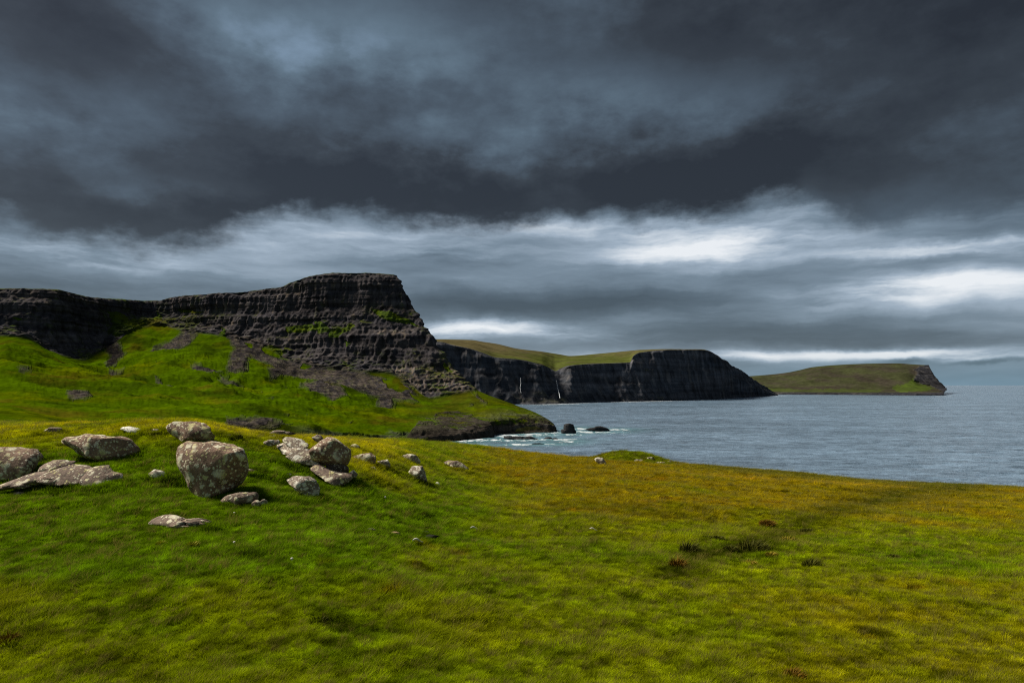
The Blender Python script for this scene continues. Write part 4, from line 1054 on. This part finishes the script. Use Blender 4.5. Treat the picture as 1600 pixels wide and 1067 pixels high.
def build_rocks():
    for i, (ol, mt, th, sub, lab, pw) in enumerate(BOULDERS):
        D = auto_d(ol)
        o = rock_from_outline('boulder', ol, mt, D, th, sub, 1.0, seed=i, power=pw, lean=0.8 if th < 0.52 else 0.15)
        tag(o, lab, 'boulder' if sub > 3 else 'stone', KN)
    for i, (ol, mt, lab) in enumerate(STONES):
        D = auto_d(ol)
        tag(rock_from_outline('stone', ol, mt, D, 0.9, 4, 0.9, seed=40 + i), lab, 'stone', 'stones lying in the open pasture')
    # outcrop of several slabs joined in the ground
    def outcrop(label, slabs, d0):
        e = bpy.data.objects.new('rock_outcrop', None); COL.objects.link(e)
        tag(e, label, 'rock outcrop')
        first = None
        for j, (ol, mt, th, dd, pw) in enumerate(slabs):
            dd = dd * 0.62 - 0.25
            o = rock_from_outline('rock_slab', ol, mt, d0 + dd, th, 5 if th > 0.3 and len(ol) > 7 else 4, 1.1, seed=60 + j + int(d0 * 3), power=pw, lean=1.3 if th <= 0.6 else 0.2)
            if first is None:
                first = o.location.copy(); e.location = first - Vector((0, 0, 0.4))
            o.parent = e; o.location = o.location - e.location
        return e
    d0 = hit(500, 752)[1]
    outcrop('large central outcrop of stacked white and brown slabs with an overhanging block', [
        ([(418, 698), (428, 693), (450, 694), (472, 700), (500, 707), (512, 718), (500, 729), (472, 724), (446, 714), (430, 706)], M_rockw, 0.5, 1.6, 0.8),
        ([(437, 688), (441, 683.5), (452, 684), (470, 687), (482, 693), (485, 701), (472, 704), (452, 696)], M_rockw, 0.6, 2.3, 0.8),
        ([(484, 702), (498, 689), (512, 682), (522, 684), (534, 692), (546, 704), (547, 716), (541, 729), (525, 728), (505, 727), (488, 718)], M_rock, 0.75, 1.3, 0.75),
        ([(506, 722), (528, 722), (543, 730), (544, 741), (524, 742), (508, 734)], M_dark, 0.8, 1.2, 0.8),
        ([(474, 731), (492, 727), (516, 736), (538, 740), (550, 736), (555, 748), (538, 757), (528, 760), (508, 749), (488, 739)], M_rockg, 0.6, 0.3, 0.8),
        ([(408, 691), (420, 687), (436, 687.5), (438, 693), (424, 697), (412, 695)], M_rockw, 0.7, 2.4, 0.8),
        ([(486, 684), (494, 679), (501, 680.5), (505, 686), (496, 691)], M_rockg, 0.8, 3.0, 0.8),
        ([(546, 738), (552, 734), (559, 741), (556, 747), (548, 746)], M_rockw, 0.8, 0.8, 0.8)], d0)
    d1 = hit(100, 757)[1]
    outcrop('low broken grey slabs spread below the left boulders', [
        ([(-20, 762), (14, 750), (44, 740), (66, 736), (92, 740), (84, 752), (50, 760), (5, 766)], M_rockg, 0.4, 0.0, 0.75),
        ([(62, 744), (80, 733), (102, 727), (126, 730), (150, 740), (136, 754), (96, 756), (70, 752)], M_rockg, 0.5, 0.2, 0.75),
        ([(58, 728), (74, 720), (96, 719), (112, 722), (104, 730), (84, 736), (62, 738)], M_rockg, 0.6, 0.8, 0.75),
        ([(116, 740), (136, 730), (156, 729), (170, 738), (196, 743), (182, 752), (148, 760), (120, 756)], M_rockg, 0.45, 0.2, 0.75)], d1)
    # rocks on the cliff edge mound
    for i, (ol, mt, lab) in enumerate([
        ([(928, 717), (934, 714), (941, 715), (947, 721), (948, 727), (940, 728), (932, 722)], M_rockw, 'pale upright rock at the cliff edge, left end of the far mound'),
        ([(986, 719), (996, 717.5), (1006, 718), (1007, 723), (992, 723)], M_rockw, 'pale rock in the middle of the far cliff edge mound'),
        (ell(1016, 716.5, 7, 2.8), M_rockg, 'dull grey rock on top of the far cliff edge mound'),
        (ell(1032, 724, 10, 2.6), M_rockw, 'long pale rock low on the right of the far mound'),
        (ell(1046, 722, 4, 2.4), M_rockg, 'small dark rock at the right tip of the far mound'),
        (ell(979, 726.5, 5, 1.6), M_rockw, 'small flat pale rock below the middle of the far mound')]):
        D = auto_d(ol); D = min(D, 92)
        tag(rock_from_outline('rock', ol, mt, D, 0.8, 3, 1.0, seed=90 + i), lab, 'rock', 'rocks on the far cliff edge mound')
    # rocks standing in the sea
    for i, (ol, D, th, nm, lab, cat) in enumerate([
        ([(877.5, 679), (876.5, 671.5), (880.3, 670.5), (880.8, 663), (889, 661), (896.5, 663), (898.5, 671), (901, 674), (899.5, 680), (888, 681)], 985, 0.9, 'sea_stack', 'square black sea stack standing off the green point', 'sea stack'),
        ([(913, 672.5), (918, 669), (926, 668), (931, 666), (938, 665.5), (946, 667.5), (956, 670.5), (955, 674), (934, 675)], 1035, 0.5, 'skerry', 'long low black skerry ringed by surf right of the sea stack', 'skerry'),
        ([(776, 686), (786, 682.5), (800, 681.5), (818, 682), (835, 683), (846, 684), (846, 688), (810, 689)], 880, 0.3, 'skerry', 'long black reef lying along the foot of the point', 'skerry'),
        (ell(857, 685.5, 7, 3.2), 890, 0.8, 'skerry', 'low black rock at the outer end of the long reef', 'skerry'),
        (ell(867, 686, 5, 2.2), 885, 0.8, 'skerry', 'smallest black rock, at the very tip of the reef', 'skerry'),
        (ell(840, 693.8, 11, 1.9), 812, 0.6, 'skerry', 'thin wave washed black rock nearest the pasture edge', 'skerry')]):
        o = rock_from_outline(nm, ol, M_searock, D, th, 5 if i < 3 else 4, 2.8 if nm == 'skerry' else 1.6, seed=120 + i, power=0.5)
        tag(o, lab, cat, 'black rocks in the surf' if nm == 'skerry' else None)
    for (px, py, w, hm) in ((905, 674, 12, 12), (893, 679, 10, 8), (918, 676, 16, 10), (965, 671.5, 14, 14), (905, 670, 10, 20), (940, 675.5, 16, 10), (840, 687.5, 26, 10), (875, 687, 14, 12), (885, 690, 12, 12),
                             (800, 689, 24, 8), (860, 694, 16, 8), (815, 695, 16, 8), (770, 688, 16, 12), (735, 690, 16, 12), (1478, 619.3, 10, 40), (1462, 619.6, 6, 30), (740, 696, 20, 6), (700, 692, 16, 10), (850, 679, 14, 14), (820, 681, 18, 12)):
        foam_px(px, py, w, hm)

def build_small():
    # pale sticks
    def stick(px0, py0, px1, py1, rad, label):
        a = hit(px0, py0); b = hit(px1, py1)
        b[1] = a[1] + (b[1] - a[1]) * 0.5; b[2] = float(gz(b[0], b[1]))
        a = Vector(a.tolist()) + Vector((0, 0, 0.07)); b = Vector(b.tolist()) + Vector((0, 0, 0.06)); n = 7; ring = 7
        vs, fs = [], []
        ax = (b - a).normalized(); s = ax.orthogonal().normalized(); q = ax.cross(s)
        for i in range(n):
            f = i / (n - 1); r_ = rad * (0.35 + 0.9 * math.sin(math.pi * (0.15 + 0.8 * f))); ctr = a.lerp(b, f) + Vector((0, 0, 0.03 * math.sin(f * 5)))
            for k in range(ring):
                t = 2 * math.pi * k / ring; vs.append(tuple(ctr + s * (r_ * math.cos(t)) + q * (r_ * math.sin(t))))
        for i in range(n - 1):
            for k in range(ring): fs.append((i * ring + k, i * ring + (k + 1) % ring, (i + 1) * ring + (k + 1) % ring, (i + 1) * ring + k))
        o = mesh_obj('stick', vs, fs, M_white); tag(o, label, 'stick', 'bleached sticks in the pasture')
    stick(645, 848, 663, 845.5, 0.022, 'bleached white stick nearest the black peat scrapes')
    stick(735, 828, 749, 827, 0.022, 'short bleached stick right of the peat scrapes')
    stick(921, 829.5, 933, 829.5, 0.022, 'lone bleached stick in the middle of the pasture')
    # black peat scrapes, low ragged lips of bare soil
    for i, (ol, lab) in enumerate((([(650, 832), (656, 829.5), (668, 830), (673, 833), (664, 834.5)], 'smaller upper black peat scrape in the grass'),
                                   ([(660, 839), (668, 836), (680, 835.5), (688, 838), (678, 842), (666, 842)], 'wider lower black peat scrape in the grass'))):
        D = auto_d(ol) - 0.05
        tag(rock_from_outline('peat_scrape', ol, M_peat, D, 1.2, 4, 1.0, seed=150 + i), lab, 'peat scrape', 'black peat scrapes')
    # tiny white flower heads
    pts = [(456, 878, 1.6), (366, 852, 1.5), (366, 805, 1.2), (602, 780, 1.2)]
    bm = bmesh.new(); bmesh.ops.create_icosphere(bm, subdivisions=2, radius=1)
    d = np.array([v.co[:] for v in bm.verts]); f = np.array([[v.index for v in q.verts] for q in bm.faces]); bm.free()
    for i, (px, py, s) in enumerate(pts):
        w = hit(px, py); r_ = s * 1.35 / F * w[1]
        cap = d * np.array([r_, r_, r_ * 0.7]); cap[:, 2] += r_ * 0.7
        low = cap[:, 2] < r_ * 0.45; cap[low, :2] *= 0.4; cap[low, 2] = cap[low, 2] * 2.2 - r_ * 1.2
        o = mesh_obj('mushroom', cap, f, M_white); o.location = Vector(w.tolist()) + Vector((0, 0, 0.05))
        tag(o, ['brightest white mushroom cap in the middle of the near grass', 'white mushroom cap in the grass right of the yellow tuft', 'white mushroom cap just right of the low humped stone', 'faint white mushroom cap on the slope below the central outcrop'][i], 'mushroom', 'white mushroom caps')
    # tussocks
    r = random.Random(9)
    M_rush = mat_tuft('dark_rush', (0.020, 0.022, 0.002), (0.085, 0.085, 0.005)); M_gold = mat_tuft('yellow_moor_grass', (0.16, 0.17, 0.01), (0.42, 0.40, 0.03))
    M_rust = mat_tuft('rusty_moor_grass', (0.08, 0.045, 0.003), (0.19, 0.10, 0.006)); M_oli = mat_tuft('olive_tussock_grass', (0.045, 0.055, 0.004), (0.14, 0.12, 0.008)); M_straw = mat_tuft('straw_grass', (0.12, 0.10, 0.004), (0.30, 0.22, 0.02))
    spec = [(300, 853, 11, 12, M_gold, 'bright yellow grass tuft below the low humped stone'), (251, 850, 9, 9, M_gold, 'dull yellow grass tuft left of the bright yellow one'),
            (1076, 862, 16, 26, M_rush, 'dark brown rush tussock standing tallest in the wet hollow'), (1058, 884, 14, 20, M_rust, 'rusty rush tussock below the tallest dark one'),
            (1176, 858, 26, 26, M_rush, 'broadest dark rush tussock in the wet hollow'), (1141, 860, 13, 14, M_rush, 'small dark rush tussock left of the broadest one'),
            (1148, 828, 12, 14, M_rush, 'dark rush tussock behind and left of the broadest one'), (1198, 820, 13, 14, M_rust, 'orange grass tussock behind the broadest dark one'),
            (1104, 842, 10, 10, M_rush, 'small dark tussock between the tallest and the broadest'), (1122, 842, 9, 9, M_rush, 'smallest dark tussock between the tallest and the broadest'),
            (1268, 884, 15, 18, M_rush, 'dark tussock standing alone right of the wet hollow'), (1262, 832, 12, 12, M_rush, 'low dark tussock at the right end of the wet hollow'),
            (1232, 846, 14, 13, M_straw, 'pale straw tussock just right of the broadest dark one'), (1206, 868, 11, 10, M_straw, 'wind bent straw tuft under the broadest dark one'),
            (1060, 918, 24, 14, M_rush, 'flat dark tussock on the bank below the wet hollow'), (12, 1003, 18, 24, M_rust, 'rust red tussock by the left edge of the photo'),
            (1240, 1056, 17, 18, M_rust, 'rust red tussock at the bottom of the near grass'), (1396, 870, 10, 7, M_rush, 'low dark tussock in the open pasture on the right'),
            (370, 684, 9, 9, M_rush, 'small black heather tuft on the golden ridge right of the rounded boulder'), (1250, 974, 18, 9, M_rush, 'dark matted tussock in the nearer right pasture'),
            (500, 968, 20, 8, M_rush, 'dark matted tussock left of the egg shaped stone'), (1172, 882, 12, 11, M_straw, 'straw tuft in front of the broadest dark tussock')]
    for (px, py, wpx, hpx, mt, lab) in spec:
        w = hit(px, py)
        rad = wpx / F * w[1] * 0.95; hh = hpx / F * w[1] * 0.95
        n = 420
        vs, fs, sh = blade_mesh('t', n, rad, hh * 0.4, hh, max(0.0032, 0.55 / F * w[1]), 0.8, None, r, segs=3, wind=(0.25, -0.1))
        o = mesh_obj('grass_tussock', vs, np.array(fs), mt, smooth=False, attrs={'shade': ('FLOAT', sh)})
        o.location = Vector(w.tolist()); tag(o, lab, 'grass tussock', 'tussocks scattered over the pasture')

def build_waterfalls(P, px, py):
    m, nt, b = new_mat('falling_water'); b.inputs['Roughness'].default_value = 0.5
    n = noise(nt, pos(nt), 0.12, 4, 0.6); nt.links.new(mix(nt, n.sstep(0.3, 0.65), (0.12, 0.13, 0.14), (0.52, 0.55, 0.57)).s, b.inputs['Base Color'])
    def face(px_, py_):
        sub = (np.abs(px - px_) < 4) & (np.abs(py - py_) < 3.5)
        if not sub.any(): return 2700.0
        return float(P[..., 1][sub].min())
    for pts, w, lab in (([(869, 594), (870, 600), (872, 608), (873.5, 615), (875, 622)], 0.8, 'bright thin waterfall dropping from the notch in the far sea cliffs'),
                        ([(813, 590), (813.5, 598), (813, 606), (814, 614)], 0.45, 'fainter waterfall streak left of the bright one on the far sea cliffs')):
        vs = []
        for i, (a, c) in enumerate(pts):
            D = min(face(a, c), face(a - 3, c), face(a + 3, c)) - 10; ww = w * (0.55 + 0.45 * i / len(pts))
            a += (0, 0.5, -0.3, 0.3, 0)[i % 5]
            for s, dd in ((-ww, 2.0), (-ww * 0.5, -2.5), (ww * 0.5, -2.5), (ww, 2.0)): vs.append(place(a + s, c, D + dd).tolist())
        fs = [(i * 4 + k, i * 4 + k + 1, i * 4 + k + 5, i * 4 + k + 4) for i in range(len(pts) - 1) for k in range(3)]
        tag(mesh_obj('waterfall', vs, fs, m), lab, 'waterfall', None)

main_headland()
P_, px_, py_ = far_cliff()
far_headland()
build_waterfalls(P_, px_, py_)
build_ground()
build_rocks()
build_sea()
build_small()
build_grass()
